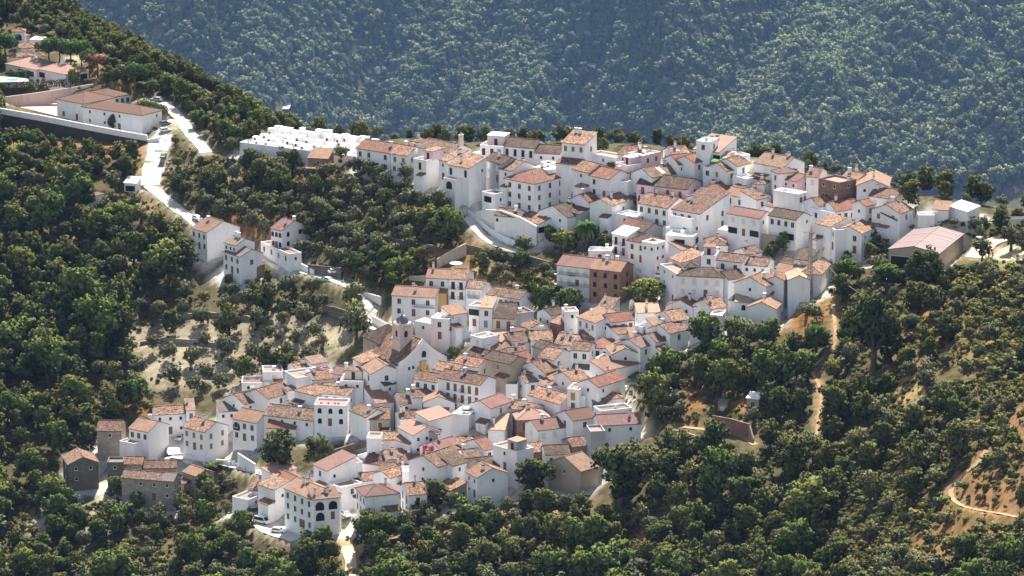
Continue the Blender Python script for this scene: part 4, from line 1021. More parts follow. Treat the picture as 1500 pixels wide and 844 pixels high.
H(535,726.5,584,721.5,8,9,'h','p','white house with half red half mauve roof and pillared corner loggia',(0,1),(3,2),st='nn',ch=1,low=-10)
H(598.5,724.5,625.5,722.5,9,7,'g','o','house with bright orange roof and white balustrade balcony',(1,1),(2,2),st='D',ch=1,low=-10,block=(-2.2,3.2,3.0,3.6,'q','e'),drop=0)
# the lowest houses
H(416.5,714,458,731,9,10.5,'g','t','three-storey tan-roofed house with arched corner balconies',(4,3),(1,2),st='n',ch=3,drop=0,low=-10,door='G')
H(459,731,497,727.5,5,10.5,'s','t','rear wing of arched balconies with three square chimneys',(2,2),(0,1),st='A',ch=3,drop=0,low=-10)
H(378,708.5,403,717,5,7.5,'s','o','white house with narrow orange-brown roof beside the car yard',(0,1),(0,1),ch=0)
H(396,700.5,416,710,8,6,'g','r','white house with red-orange roof behind the arched balcony house',(0,1),(0,1),ch=0)
H(340,727,363,732,7,5,'f','e','white flat garage beside the dark parked car',(0,1),(1,1),st='v',ch=0)
H(364,717,377,718,5,3.5,'s','o','tiny shed with tan roof above the car yard',(0,1),(0,1),ch=0)
H(404,696.5,434,685,5,4.5,'s','l','small white house with two blue doors facing the walnut grove',(2,1),(0,1),st='B',ch=0,drop=0)
H(459,679.5,479.5,689,9,9.5,'s','p','white house with mauve roof and tall blank wing behind the arched balconies',(1,2),(0,1),st='n',ch=0)
H(501,680,531,676.5,7,9,'f','g','tall blank white block right of the mauve-roofed house',(0,1),(0,1),ch=0)
H(500,714,531,706.5,5,6.5,'f','y','low white extension with pale cream roof deck and one window',(1,1),(1,1),st='n',ch=0)
H(482,712,500,715,5,5,'f','y','white pergola room with cream roof left of the low extension',(1,1),(0,1),st='s',ch=0)
# western lower group
H(227,607,272,604.5,6.5,6.5,'g','o','white house with orange roof behind the silver car',(3,2),(0,1),st='v',ch=0)
H(273,600.5,285.5,600,6,7.5,'s','t','narrow white house with tan roof at the end of the one behind the silver car',(1,2),(0,1),st='b')
H(268.5,624.5,300,632.5,9,9,'g','o','white corner house with mottled orange roof and neat window pairs',(3,2),(2,2),st='b',ch=1,drop=0,rail=2)
H(189,626.5,217,632,9,9,'g','t','white house with railed roof terrace and tan roof',(3,1),(0,1),st='n',ch=1,drop=0,block=(-4,1.2,3.5,6.0,'w','e'),low=-9)
H(142,630,178,630.5,8,7.5,'g','b','tall crumbling stone house with brown roof left of the railed terrace',(1,1),(0,1),'s',st='v',ch=0)
H(100,680,144,676.5,9,7.6,'p','b','dark stone barn with open gable at the wood edge',(2,2),(0,1),'u',st='v',ch=0)
H(157,677,180,677,5,8,'f','g','dark stone ruin block with flat top beside the barn',(1,1),(0,1),'u',st='v',ch=0)
H(178,698.5,254,704.5,6,8.5,'g','b','long stone house with patched brown roof and grey sheet',(4,2),(0,1),'s',st='v',ch=0,extra=lambda r,L,D,h:part('roof_patch',(lambda b:(prism(b,[(L/2-3.4,-.35,h-.1),(L/2+.2,-.35,h-.1),(L/2+.2,D/2,h+D/2*PIT+.06),(L/2-3.4,D/2,h+D/2*PIT+.06)],.04),b)[-1])(bmesh.new()),RM['g'],r))
H(181,679,208,679.5,6,6,'g','b','stone house with brown roof just above the long stone house',(0,1),(0,1),'s',ch=0)
H(211,685,258,684.5,6,4.5,'g','b','low stone outhouse roof between long stone house and white terrace house',(0,1),(0,1),'s',ch=0)
H(268,690,288,697,6,4.5,'g','t','small stone hut with yellow-brown roof by the street',(0,1),(0,1),'s',ch=0)
H(340.5,612,375.5,619,9,8.5,'g','t','white house with wide tan roof and arched corner porch',(3,2),(1,1),st='n',ch=0,low=-9,extra=lambda r,L,D,h:link('arched_opening',MW['A'],r,(-L*.5+1.4,-.02,h-2.2)))
H(354,560.5,395,560,7,5.5,'f','p','white flat house with two small windows at the upper left village edge',(2,1),(0,1),st='v',ch=1)
H(386,545,415,544,7,6.5,'f','e','white flat house with water tanks on the roof',(1,1),(0,1),st='s',ch=0)
H(416.5,543,434,553.5,8,8,'f','e','white angular house with high roof parapet beside water tanks',(0,1),(0,1),ch=0)
H(437,546,462,551,8,6,'f','e','white terrace house with lilac inner walls left of the orange roofs',(1,1),(0,1),st='n',wall='k',ch=1)
H(357.5,591.5,392,583.5,9,5.5,'g','b','house with long curved brown roof and blank left gable',(2,1),(1,1),st='v',ch=1)
H(392.5,583.5,430,572.5,9,5,'g','b','continuing curved brown roof rising towards the angular parapet house',(1,1),(0,1),ch=1)
H(431.5,571,461.5,578.5,8,7.5,'h','o','white house with clean orange hip roof and blank front',(0,1),(0,1),ch=1)
H(386,607,459,615.5,9,5.5,'g','b','long low white house with mottled brown roof and dark chimneys',(4,1),(0,1),st='v',ch=3)
H(460,592.5,507,594,7,9,'f','e','tall white house with arched windows and pink flowers on its terrace',(3,2),(0,1),st='a',ch=0,rail=3,drop=0,low=-9,extra=lambda r,L,D,h:[part('flower_tub',(lambda b:(lathe(b,[(.2,h-.5),(.25,h-.1),(.36,h+.1),(.3,h+.35),(.08,h+.5)],x,1.0,7),b)[-1])(bmesh.new()),PATCH['pink'],r) for x in (-2.6,-.6,1.2,2.1)])
H(471,575,512,578.5,6,7,'g','o','bright orange roof over the pink flower terrace',(3,1),(0,1),st='D',ch=1)
H(463,556,486.5,553,7,5.5,'g','o','house with orange-brown roof above the clean orange hip roof',(1,1),(0,1),ch=1)
H(487,546,507,550,6,5.5,'g','p','house with mauve roof left of the roof terrace house',(1,1),(0,1))
H(434,541,456,538,6,5,'g','o','low orange-pink roof with slim white chimney behind the parapet house',(0,1),(0,1),ch=1)
H(457.5,533,480,529,4,4.5,'s','t','small white shed with tan roof at the olive terrace edge',(0,1),(0,1),ch=0)
H(478,571,505,569,6,4.5,'g','o','brown-orange roof right of the clean orange hip roof',(1,1),(0,1),ch=0)
H(498,557.5,532,558.5,8,8,'f','e','white house with sheltered roof terrace left of the air-conditioned gable',(2,1),(0,1),st='v',ch=0,room=(-2.5,2.4,3.5,7.5,2.4,'c','b'))
H(321,602.5,357,600.5,6,5.5,'s','g','low white house with grey-tan roof and a round green hedge',(3,1),(0,1),st='v',ch=1)
H(391,626,433,627.5,6,4,'g','r','low dark red roof behind the walnut grove',(0,1),(0,1),ch=0)
# houses above the church
H(624,406,656,407.5,8,9,'g','t','cream-roofed left half of the upper terrace house with ochre wall',(2,1),(0,1),st='n',ch=1,lean=(2.4,5.4,'t','x'))
H(657,407.5,682,409,9,8.5,'g','o','orange-roofed right half of the upper terrace house with shaded porch',(2,2),(0,1),st='D',ch=0,rail=1)
H(682.5,421,706,423,7,6.5,'g','o','house with speckled tan-orange roof right of the shaded porch',(3,1),(1,1),st='s',ch=0,extra=lambda r,L,D,h:link('balcony',BALC[2],r,(0,0,h-2.9)))
H(713,430.5,762,437.5,7,5,'g','b','long low white house with brown roof and a row of windows',(6,1),(0,1),st='n',ch=1)
H(687,447,702,448.5,5,7,'f','e','house with brick balcony recess left of the cream-roofed tower',(1,2),(0,1),st='L',ch=0)
H(661,461,684,457,5,7.5,'s','t','white house with tan roof standing over a dark undercroft',(1,1),(0,1),st='s',ch=0)
H(703,449.5,721,450.5,6,8.5,'s','y','tall narrow house with pale cream roof and blue door',(1,2),(0,1),st='n',ch=0,door='B',drop=0)
H(728,452.5,755,453.5,6,5.5,'g','d','cream house with dark grey roof right of the cream-roofed tower',(0,1),(0,1),'c',ch=0)
H(722,465,753,466.5,4.5,7,'s','d','cream house with brown door under a dark lean-to roof',(2,1),(0,1),'c',st='d',ch=0,drop=0)
H(756,459.5,782,456,6,6,'f','r','flat house with stained grey-green wall above the small red-brown roof',(0,1),(0,1),'a',ch=0)
H(631,465.5,657,467.5,6,8.5,'f','w','white cubic house with two windows behind the church roof',(1,2),(0,1),st='n',ch=0,drop=0)
H(608,470,631,474,4,5.5,'f','w','low white yard wall house with climbing plants behind the church tower',(1,1),(0,1),st='v',ch=0)
H(574,431.5,637,435.5,8,9,'g','t','white house with tan roof and long iron balcony above the church',(3,2),(1,2),st='n',ch=2,extra=lambda r,L,D,h:link('balcony',BALC[3],r,(L*.25,0,h-3.2)))
H(764,475,775,481.5,6,5,'g','b','little white house with red-brown roof below the stained flat house',(2,1),(1,1),st='v',ch=0)
H(741,487.5,765,490,6,4.5,'g','p','low house with mauve roof above the long roof row',(1,1),(0,1),ch=0)
H(689,490.5,706,495.5,6,7.5,'f','y','white cubic house with pale roof right of the church yard tree',(0,1),(0,1),ch=0)
H(707,496,735,500,5,4.5,'s','l','low salmon roof right of the white cubic house by the church yard',(0,1),(0,1),ch=0)
H(807,461.5,827,457.5,6,5.5,'g','d','small brown gable house left of the white tower block',(0,1),(0,1),ch=1)
H(828,456.5,848,455.5,5,9,'f','y','white tower block rising left of the house with three windows and thin tan roof',(1,1),(0,1),st='v',ch=1)
H(806,471,821,475,5,5.5,'s','o','orange roof above a brick side wall left of the three-window house',(0,1),(0,1),'q',ch=0)
# western road houses
H(280.5,333,303,340,12,8.5,'g','t','tall white house with red-tan roof where the white road bends',(3,2),(0,1),st='n',ch=1,drop=0,low=-9)
H(327,367,352,375.5,8,8,'g','g','stepped white house with grey-green roofs below the tall road house',(3,2),(0,1),st='n',ch=0,drop=0,low=-9)
H(329,354.5,346,359,7,10,'g','g','upper storey block with small dormer windows behind the grey-green roofs',(3,1),(0,1),st='v',ch=2,drop=0)
H(397,333.5,413,337,10,8.5,'g','p','white villa with pillared balcony and red-mauve roof',(3,2),(2,2),st='a',ch=2,drop=0)
H(382,354,424,372,4,5,'f','t','long low white building with paved roof below the villa',(4,1),(0,1),st='n',ch=0)
H(113,283,135,287,5,4.5,'h','p','small white cottage with brown hip roof in the wood',(1,1),(1,1),st='v',ch=1,pave=False)
H(182,267,200,268,4,3,'s','w','little open shed with white roof beside the white road',(1,1),(0,1),st='L',ch=0,pave=False)
H(451,230.5,480.5,232,6.5,5.5,'s','t','brick shed with corrugated tan roof below the cemetery',(1,1),(0,1),'q',st='v',ch=0,pave=False)
# ---------------------------------------------------------------- larger buildings made of several blocks
def attach(main, sub, name):
    bpy.context.view_layer.update()
    mw = main.matrix_world.copy()
    sub.parent = main; sub.matrix_parent_inverse = mw.inverted()
    for k in ('label', 'category', 'group'):
        if k in sub: del sub[k]
    sub.name = name
    return sub
# church
def church():
    A0, B0 = (583, 534), (654, 523)
    h = 5.2
    root = H(*A0, *B0, 15, h, 'p', 'b', 'white gabled church with yellow portal, domed clock tower and brown roofs', (0, 1), (0, 1), ch=0, name='church', cat='church', pit=0.78, low=-6)
    L = HOUSES[-1][1]; a = L / 2
    # curved parapet along the gable and a moulded edge
    bm = bmesh.new()
    for s in (-1, 1):
        n = 9
        for i in range(n):
            x0, x1 = s * a * i / n, s * a * (i + 1) / n
            z0 = h + a * .78 * (1 - i / n) + 0.25 - 0.5 * math.sin(math.pi * i / n); z1 = h + a * .78 * (1 - (i + 1) / n) + 0.25 - 0.5 * math.sin(math.pi * (i + 1) / n)
            v = [bm.verts.new(p) for p in ((x0, -0.28, z0), (x1, -0.28, z1), (x1, -0.28, z1 - 1.5), (x0, -0.28, z0 - 1.5), (x0, 0.1, z0), (x1, 0.1, z1), (x1, 0.1, z1 - 1.5), (x0, 0.1, z0 - 1.5))]
            for f in ((0, 1, 2, 3), (7, 6, 5, 4), (0, 4, 5, 1), (3, 2, 6, 7)): bm.faces.new([v[k] for k in f])
    part('gable_parapet', bm, M['w'], root)
    link('window', MW['a'], root, (0.4, -0.3, h + 1.9)).scale = (1.1, 1, 1.2)
    for x in (-4.2, -2.9): link('window', MW['v'], root, (x, -0.02, h - 1.6 + (x + 4) * .1))
    # yellow portal
    bm = bmesh.new(); y = -0.55
    for x in (-1.75, 1.35):
        box(bm, x, x + 0.7, y, -0.03, -2, 2.6); lathe(bm, [(0.38, 2.603), (0.42, 2.9), (0.30, 3.2), (0.05, 4.0)], x + 0.35, y + 0.3, 8)
    box(bm, -1.04, 1.34, y + .05, -0.03, 2.0, 2.7); box(bm, -0.75, 1.0, y + .1, -0.03, 2.703, 4.9); box(bm, -0.95, 1.2, y, -0.03, 4.903, 5.2)
    part('portal', bm, M['x'], root)
    link('door', MW['D'], root, (0.1, -0.04, 0.6)).scale = (1.6, 1, 1.2)
    # tower
    tx, ty, w = -a + 5.0, 6.2, 2.15; zt = h + 9.7
    tw = link('tower', None, root, (tx, ty, 0))
    bm = bmesh.new(); box(bm, -w, w, -w, w, -5, h + 2.0); part('stone_base', bm, M['u'], tw)
    bm = bmesh.new(); box(bm, -w + .03, w - .03, -w + .03, w - .03, h + 2.003, h + 5.2); box(bm, -w - .22, w + .22, -w - .22, w + .22, h + 5.203, h + 5.5)
    for sx in (-1, 1):
        for sy in (-1, 1):
            x, yy = sx * (w - .42), sy * (w - .42); box(bm, x - .34, x + .34, yy - .34, yy + .34, h + 5.503, zt - .35)
    box(bm, -w + .25, w - .25, -w + .25, w - .25, h + 5.504, zt - .352)
    box(bm, -w - .25, w + .25, -w - .25, w + .25, zt - .349, zt); box(bm, -w - .05, w + .05, -w - .05, w + .05, zt + .003, zt + .25)
    for sx in (-1, 1):
        for sy in (-1, 1): lathe(bm, [(.25, zt + .253), (.27, zt + .7), (.12, zt + .95), (.03, zt + 1.4)], sx * (w - .25), sy * (w - .25), 8)
    part('belfry', bm, M['j'], tw)
    link('bell_opening', MW['a'], tw, (0, -w + .24, h + 7.0)).scale = (.95, 1, 1.2)
    link('bell_opening', MW['a'], tw, (-w + .24, 0, h + 7.0), -math.pi / 2).scale = (.95, 1, 1.2)
    bm = bmesh.new(); r = 0.52; y = -w + .22
    bar(bm, (0, y, zt - 1.15), (0, y - .08, zt - 1.15), r, n=20, mi=0); bar(bm, (0, y + .02, zt - 1.15), (0, y - .06, zt - 1.15), r + .08, n=20, mi=1)
    box(bm, -.03, .03, y - .1, y - .083, zt - 1.2, zt - .75, 1); box(bm, -.03, .28, y - .1, y - .083, zt - 1.2, zt - 1.14, 1)
    part('clock', bm, [MT['frame'], MT['iron']], tw)
    bm = bmesh.new(); lathe(bm, [(1.7, zt + .25), (1.78, zt + .7), (1.66, zt + 1.25), (1.32, zt + 1.85), (.85, zt + 2.25), (.3, zt + 2.42)], 0, 0, 16)
    part('dome', bm, plain('blue-grey glazed tiles', (0.13, 0.14, 0.19), .4, .4, .25, 2.5), tw)
    bm = bmesh.new(); lathe(bm, [(.36, zt + 2.3), (.36, zt + 3.5), (.48, zt + 3.55), (.28, zt + 3.85), (.05, zt + 4.4)], 0, 0, 8); part('lantern', bm, M['j'], tw)
    # crossing roof behind the nave, higher
    bm = bmesh.new(); z = h + 2.2; e = 5.0
    c = [(-e - .5, 14.0, z), (e + .3, 14.0, z), (e + .3, 25, z), (-e - .5, 25, z)]; ap = (0, 19, z + 4.2)
    for f in ((0, 1), (1, 2), (2, 3), (3, 0)): prism(bm, [c[f[0]], c[f[1]], ap], .2)
    part('crossing_roof', bm, RM['d'], root)
    bm = bmesh.new(); box(bm, -e, e, 15.1, 24.6, -4, z - .21); part('crossing_wall', bm, M['s'], root)
    bm = bmesh.new(); prism(bm, [(a - .4, 3.5, h - .6), (a + 4.5, 3.5, h - 1.5), (a + 4.5, 12, h - 1.5), (a - .4, 12, h - .6)], .2); part('aisle_roof', bm, RM['o'], root)
    bm = bmesh.new(); box(bm, a + .01, a + 4.2, 3.8, 11.7, -4, h - 1.75); part('aisle_wall', bm, M['s'], root)
church()
# chapel on the back crest with its bell gable
ch_ = H(612, 214.5, 660, 224, 9, 6, 'g', 'b', 'white chapel with long brown roof and small stone bell gable', (0, 1), (1, 1), st='v', ch=0, name='chapel', cat='chapel')
L_ = HOUSES[-1][1]
bm = bmesh.new(); b_ = L_ / 2
box(bm, b_ - .3, b_ + .3, 3.6, 5.4, 7.4, 9.0); box(bm, b_ - .28, b_ + .28, 3.7, 4.2, 9.003, 10.6); box(bm, b_ - .28, b_ + .28, 4.8, 5.3, 9.003, 10.6); box(bm, b_ - .35, b_ + .35, 3.55, 5.45, 10.603, 10.9); lathe(bm, [(.28, 10.9), (.3, 11.2), (.04, 11.7)], b_, 4.5, 8)
part('bell_gable', bm, M['j'], ch_)
# school: long wing, left block, rear wing
sc = H(120.5, 155.5, 207.5, 168.3, 10, 6.4, 'h', 'k', 'big white school with brown hipped roofs above the dark retaining wall', (4, 2), (2, 1), st='v', ch=0, name='school', cat='school', pit=.32, pave=False)
zs = sc.location.copy()
s2 = H(83, 144, 122, 151.5, 14, 6.4, 'h', 'k', 'x', (2, 2), (0, 1), st='n', ch=0, pit=.32, zref=zs, pave=False)
s3 = H(150, 143.5, 191, 137.5, 11, 6.0, 'h', 'k', 'x', (5, 1), (0, 1), st='n', ch=0, pit=.32, zref=zs, pave=False, drop=0)
attach(sc, s2, 'block'); attach(sc, s3, 'rear_wing')
# hotel and villa on the left hill
ht = H(54, 100, 96, 108.3, 10.5, 3.4, 'h', 'l', 'low hotel with salmon hipped roofs, white finials and a pool terrace', (3, 1), (2, 1), st='L', ch=0, name='hotel', cat='hotel', pit=.36, pave=False)
zh = ht.location.copy()
h2 = H(8, 92.5, 53, 101.5, 12, 3.4, 'h', 'l', 'x', (3, 1), (0, 1), st='L', ch=1, pit=.36, zref=zh, pave=False)
for r_, d_ in ((ht, 10.5), (h2, 12)):
    bm = bmesh.new(); zt = 3.4 + d_ / 2 * .36
    lathe(bm, [(1.0, zt - .2), (.7, zt + .25), (.25, zt + .8), (.08, zt + 1.6)], 0, d_ / 2, 8); part('finial', bm, RM['w'], r_)
attach(ht, h2, 'wing')
vl = H(17, 45.7, 35.5, 45.7, 4.2, 6.0, 'h', 'r', 'villa with red-roofed lookout tower among umbrella pines', (1, 1), (0, 1), st='A', ch=0, name='villa', cat='villa', pit=.4, pave=False)
zv = vl.location.copy()
for (ax, ay, bx, by, D_, h_, k_, m_) in ((30, 70, 56, 68.5, 7, 3.2, 'h', 'o'), (36, 81, 50, 80.5, 4, 2.6, 'h', 'o'), (51, 82.5, 64, 82, 4, 2.6, 'h', 'o'), (45, 75, 60, 74.5, 4, 2.8, 'h', 'o'), (14, 83, 36, 82.5, 5, 2.6, 'h', 'o'), (43, 58, 61, 58.5, 6, 3, 'f', 'w'), (8, 54, 30, 55.5, 7, 3, 'h', 'o')):
    attach(vl, H(ax, ay, bx, by, D_, h_, k_, m_, 'x', (1, 1), (0, 1), st='L', ch=0, pave=False), 'pavilion')
# cemetery
cm = H(351, 208, 521, 229, 16, 4.4, 'f', 'w', 'walled white cemetery full of stacked burial niches on the ridge', (0, 1), (0, 1), ch=0, name='cemetery', cat='cemetery', low=-5)
L_ = HOUSES[-1][1]
for row, (y_, hh) in enumerate(((2.2, .5), (5.0, 1.3), (8.2, 2.1), (11.6, 2.9), (14.2, 3.4))):
    x = -L_ / 2 + .8 + row * .7
    while x < L_ / 2 - 2.5:
        w_ = random.uniform(1.3, 4.0); w_ = min(w_, L_ / 2 - .4 - x); z_ = 3.9 + hh * (0.55 + 0.45 * math.sin(2.2 * (x + L_ / 2) / L_ + .5)) + random.uniform(-.7, .6)
        bm = bmesh.new(); box(bm, x, x + w_, y_, y_ + 1.5, 3.46, z_); box(bm, x - .08, x + w_ + .08, y_ - .12, y_ + 1.6, z_ + .003, z_ + .14)
        nb = part('niche_block', bm, M['w'], cm)
        if random.random() < .6 and w_ > 1.5: link('niche', MW['v'], nb, (x + w_ * .4, y_, (3.5 + z_) / 2 + .2))
        x += w_ + random.choice([.15, .3, 1.2, 2.2])
# steel shed beyond the bushes
RM['z'] = plain('faded red corrugated sheet', (0.16, 0.098, 0.093), .6, .3, .12, .5)
hg = H(1302, 364.5, 1375, 371, 25, 5.4, 'p', 'z', 'large steel shed with faded pink roof and open dark front', (0, 1), (0, 1), 'n', ch=0, name='shed', cat='shed', pit=.2)
L_ = HOUSES[-1][1]
link('bay_shade_panel', MW['W'], hg, (-L_ / 2 + 3.2, -.03, 1.9)).scale = (1.05, 1, 1.9)  # flat dark panel painted as the shade inside the open front
bm = bmesh.new()
for y_ in (7.6, 16.8):
    for s in (-1, 1):
        q = [(0, y_, 5.4 + L_ / 2 * .2 + .06), (s * (L_ / 2 + .3), y_, 5.4), (s * (L_ / 2 + .3), y_ + .7, 5.4), (0, y_ + .7, 5.4 + L_ / 2 * .2 + .06)]
        prism(bm, q if s < 0 else q[::-1], .05)
for y_ in range(2, 24, 4):
    z0 = 5.4 + (L_ / 2) * .2
    prism(bm, [(2.6, y_, z0 - .47), (L_ / 2 - .6, y_, 5.4 + .17), (L_ / 2 - .6, y_ + 1.0, 5.4 + .17), (2.6, y_ + 1.0, z0 - .47)], .05)
part('roof_light', bm, plain('pale roof sheet', (0.26, 0.19, 0.175), .6, .2, .06), hg)

# ---------------------------------------------------------------- free standing walls
def wall_line(pxs, hts, thick, mat, label, cat='wall', name='garden_wall', cap=None, low=2.5, parapet=None):
    p = [hit(a, b) for a, b in pxs]
    base = p[len(p) // 2]
    root = thing(name, label, cat, base)
    def strip(bm, lo, hi, th):
        n = len(p); L_, R_ = [], []
        for i in range(n):
            a = p[max(i - 1, 0)]; b = p[min(i + 1, n - 1)]; d = Vector((b.x - a.x, b.y - a.y)).normalized(); o = Vector((-d.y, d.x)) * th / 2
            q = p[i] - base
            for lst, s in ((L_, 1), (R_, -1)):
                lst.append((bm.verts.new((q.x + o.x * s, q.y + o.y * s, q.z + lo[i])), bm.verts.new((q.x + o.x * s, q.y + o.y * s, q.z + hi[i]))))
        for i in range(n - 1):
            bm.faces.new((L_[i][0], L_[i + 1][0], L_[i + 1][1], L_[i][1])); bm.faces.new((R_[i + 1][0], R_[i][0], R_[i][1], R_[i + 1][1]))
            bm.faces.new((L_[i][1], L_[i + 1][1], R_[i + 1][1], R_[i][1])); bm.faces.new((L_[i + 1][0], L_[i][0], R_[i][0], R_[i + 1][0]))
        for i in (0, n - 1): bm.faces.new((L_[i][0], L_[i][1], R_[i][1], R_[i][0]))
    n = len(p); hts = hts if isinstance(hts, (list, tuple)) else [hts] * n
    bm = bmesh.new(); strip(bm, [-low] * n, hts, thick); part('wall', bm, mat, root)
    if parapet:
        bm = bmesh.new(); strip(bm, [v + .004 for v in hts], [v + parapet for v in hts], thick * .6); part('parapet', bm, M['w'], root)
    if cap:
        t = [v + (parapet or 0) for v in hts]
        bm = bmesh.new(); strip(bm, [v + .005 for v in t], [v + .12 for v in t], thick + .12); part('coping', bm, cap, root)
    return root
wall_line([(-20,187),(0,189),(60,196),(120,203),(180,209.5),(216,212)], [5,5,4.2,3.1,2.0,1.2], .8, M['v'], 'long dark stone retaining wall below the white school', name='retaining_wall', parapet=1.9)
wall_line([(-5,150),(50,143),(100,135),(137,128)], [1.5,1.5,1.4,1.2], .4, M['j'], 'low mauve wall behind the pink sports court', low=3)
wall_line([(216,212),(234,208)], 1.6, .4, M['w'], 'short white corner wall at the school gate')
wall_line([(686,312),(700,324),(716,338),(740,352),(770,362)], [.9,1.0,1.0,1.0,.8], .35, M['w'], 'white parapet curving down beside the ramp street', cap=None)
wall_line([(697,320),(712,329),(735,340),(762,350),(786,356)], [2.0,4.5,6.5,6.5,5.0], .5, M['w'], 'tall white ramp wall under the orange terrace pavilion', name='retaining_wall', low=3)
wall_line([(640,392),(662,382),(683,373)], [2.6,3.2,3.4], .5, M['n'], 'tan garden wall above the white parasol', cap=None)
wall_line([(684,366),(706,372),(740,378),(772,384),(800,392),(816,398)], [1.6,1.8,2.0,2.0,2.0,2.2], .5, M['u'], 'long dark retaining wall below the ramp street', name='retaining_wall')
wall_line([(330,412),(352,408),(372,403),(388,396)], 2.0, .35, M['q'], 'red brick garden wall below the stepped white house', cap=None)
wall_line([(424,386),(440,394),(460,403)], [2.2,1.8,1.6], .35, M['w'], 'white wall running down from the long low building')
wall_line([(240,299),(258,313),(278,329)], .7, .3, M['n'], 'low tan roadside wall where the white road narrows')
wall_line([(512,422),(526,430),(540,437),(558,442)], 1.5, .35, M['w'], 'white roadside parapet below the dense orchard')
wall_line([(545,470),(558,477),(575,486)], 1.6, .35, M['w'], 'curved white road wall left of the church tower')
wall_line([(538,488),(552,493),(576,496)], 1.8, .35, M['w'], 'lower white road wall left of the church tower')
wall_line([(474,458),(490,464),(510,466)], [2,3,2], .5, M['u'], 'dark terrace wall under the big olive pair', name='retaining_wall')
wall_line([(452,400),(470,402),(500,402)], [2.6,2.6,2.0], .5, M['u'], 'dark stone wall behind the parked cars on the white road', name='retaining_wall')
wall_line([(560,352),(600,362),(640,368)], 1.6, .5, M['u'], 'old dry stone terrace wall under the upper grove', name='terrace_wall')
wall_line([(205,506),(240,500),(285,503),(330,510)], 1.1, .5, M['s'], 'lower dry stone wall across the pale olive terraces', name='terrace_wall')
wall_line([(250,468),(300,462),(350,466),(400,474)], 1.1, .5, M['s'], 'upper dry stone wall across the pale olive terraces', name='terrace_wall')
wall_line([(230,552),(280,548),(340,553)], 1.0, .5, M['s'], 'lowest dry stone wall of the pale olive terraces', name='terrace_wall')
wall_line([(600,412),(622,412)], 1.6, .5, M['s'], 'rubble wall left of the upper terrace house', name='terrace_wall')
wall_line([(1044,632),(1070,635),(1098,641)], [4.3,4.0,3.6], .4, M['q'], 'long red-brown garden wall among the olives', cap=None)
wall_line([(1098,641),(1104,648)], [3.4,1.0], .4, M['n'], 'sloping end piece of the red-brown garden wall')
wall_line([(980,656),(1000,655),(1022,650)], [2.2,2.0,2.2], .35, M['q'], 'broken red brick ruin wall beside the footpath')
wall_line([(984,646),(1000,643),(1020,646)], [3.0,2.2,1.4], .35, M['n'], 'pale back wall of the roofless ruin')
wall_line([(268,672),(290,676),(318,680),(344,682)], 1.4, .35, M['w'], 'white street parapet below the neat corner house')
wall_line([(349,682),(360,688),(374,695)], [3.6,3.4,3.0], .4, M['w'], 'white yard wall beside the walnut grove')
wall_line([(486,668),(506,663),(530,655),(540,652)], [1.6,1.8,1.8,1.4], .5, M['u'], 'dark stone garden wall left of the white cubic house', name='terrace_wall')
wall_line([(524,672),(540,667),(552,662)], 1.0, .35, M['w'], 'long white garden wall in front of brown roofs')
wall_line([(1085,361),(1112,365),(1142,370)], [4.0,4.6,4.6], .5, M['n'], 'large tan garden wall below the two loggia houses')
wall_line([(690,492),(660,500),(630,498)], 1.5, .35, M['w'], 'white yard wall behind the church')
wall_line([(1000,602),(985,603),(960,600)], 1.2, .4, M['n'], 'low earth-coloured wall on the orange grass')
wall_line([(20,190),(10,176)], 1.0, .3, M['w'], 'short white yard wall at the sports court')
# fence posts along the lower street
pp = [hit(a, b) for a, b in [(336,684),(347,687),(358,690),(369,693.5),(380,697),(391,701)]]
for q in pp:
    t = thing('gate_post', 'one of the white posts along the lower street railing', 'post', q, 0, 'white posts along the lower street')
    bm = bmesh.new(); box(bm, -.2, .2, -.2, .2, -.5, 1.5); part('shaft', bm, M['w'], t)
    bm = bmesh.new(); box(bm, -.27, .27, -.27, .27, 1.503, 1.62); part('cap', bm, M['w'], t)

# ---------------------------------------------------------------- courts, terraces, pool
def slab(name, pxs, mat, lift=.15, h=1.0, kind='structure', label=None, cat=None, z=None):
    z = z if z is not None else float(np.mean([hit(a, b).z for a, b in pxs])) + lift
    q = [on_plane(a, b, z) for a, b in pxs]
    FOOT.append(([(p.x, p.y) for p in q], z - .5, False))
    bm = bmesh.new(); prism(bm, [(p.x, p.y, p.z) for p in q], h)
    o = part(name, bm, mat, None)
    if kind: o['kind'] = kind
    if label: tag(o, label, cat)
    return o
slab('sports_court', [(8,152),(84,170),(84,146),(30,140)], plain('pink court surface', (0.60, 0.39, 0.33), .9, .1, .06, .2), z=zs.z + .3, h=3)
dk = slab('terrace', [(-12,121),(42,119),(40,113),(-12,112)], RDM['white'], z=hit(18, 117).z + .6, h=2)
pz = hit(18, 117).z + .6
c_ = on_plane(18, 117, pz)
bm = bmesh.new(); n = 20
prism(bm, [(c_.x + 2.2 * math.cos(6.283 * i / n), c_.y + 2.0 * math.sin(6.283 * i / n), pz + .03) for i in range(n)], .06)
_m, _nt, _o = new_mat('pool water'); finish(_nt, _o, (0.10, 0.42, 0.58), .08, .5)
po = part('water', bm, _m, None); po['kind'] = 'structure'
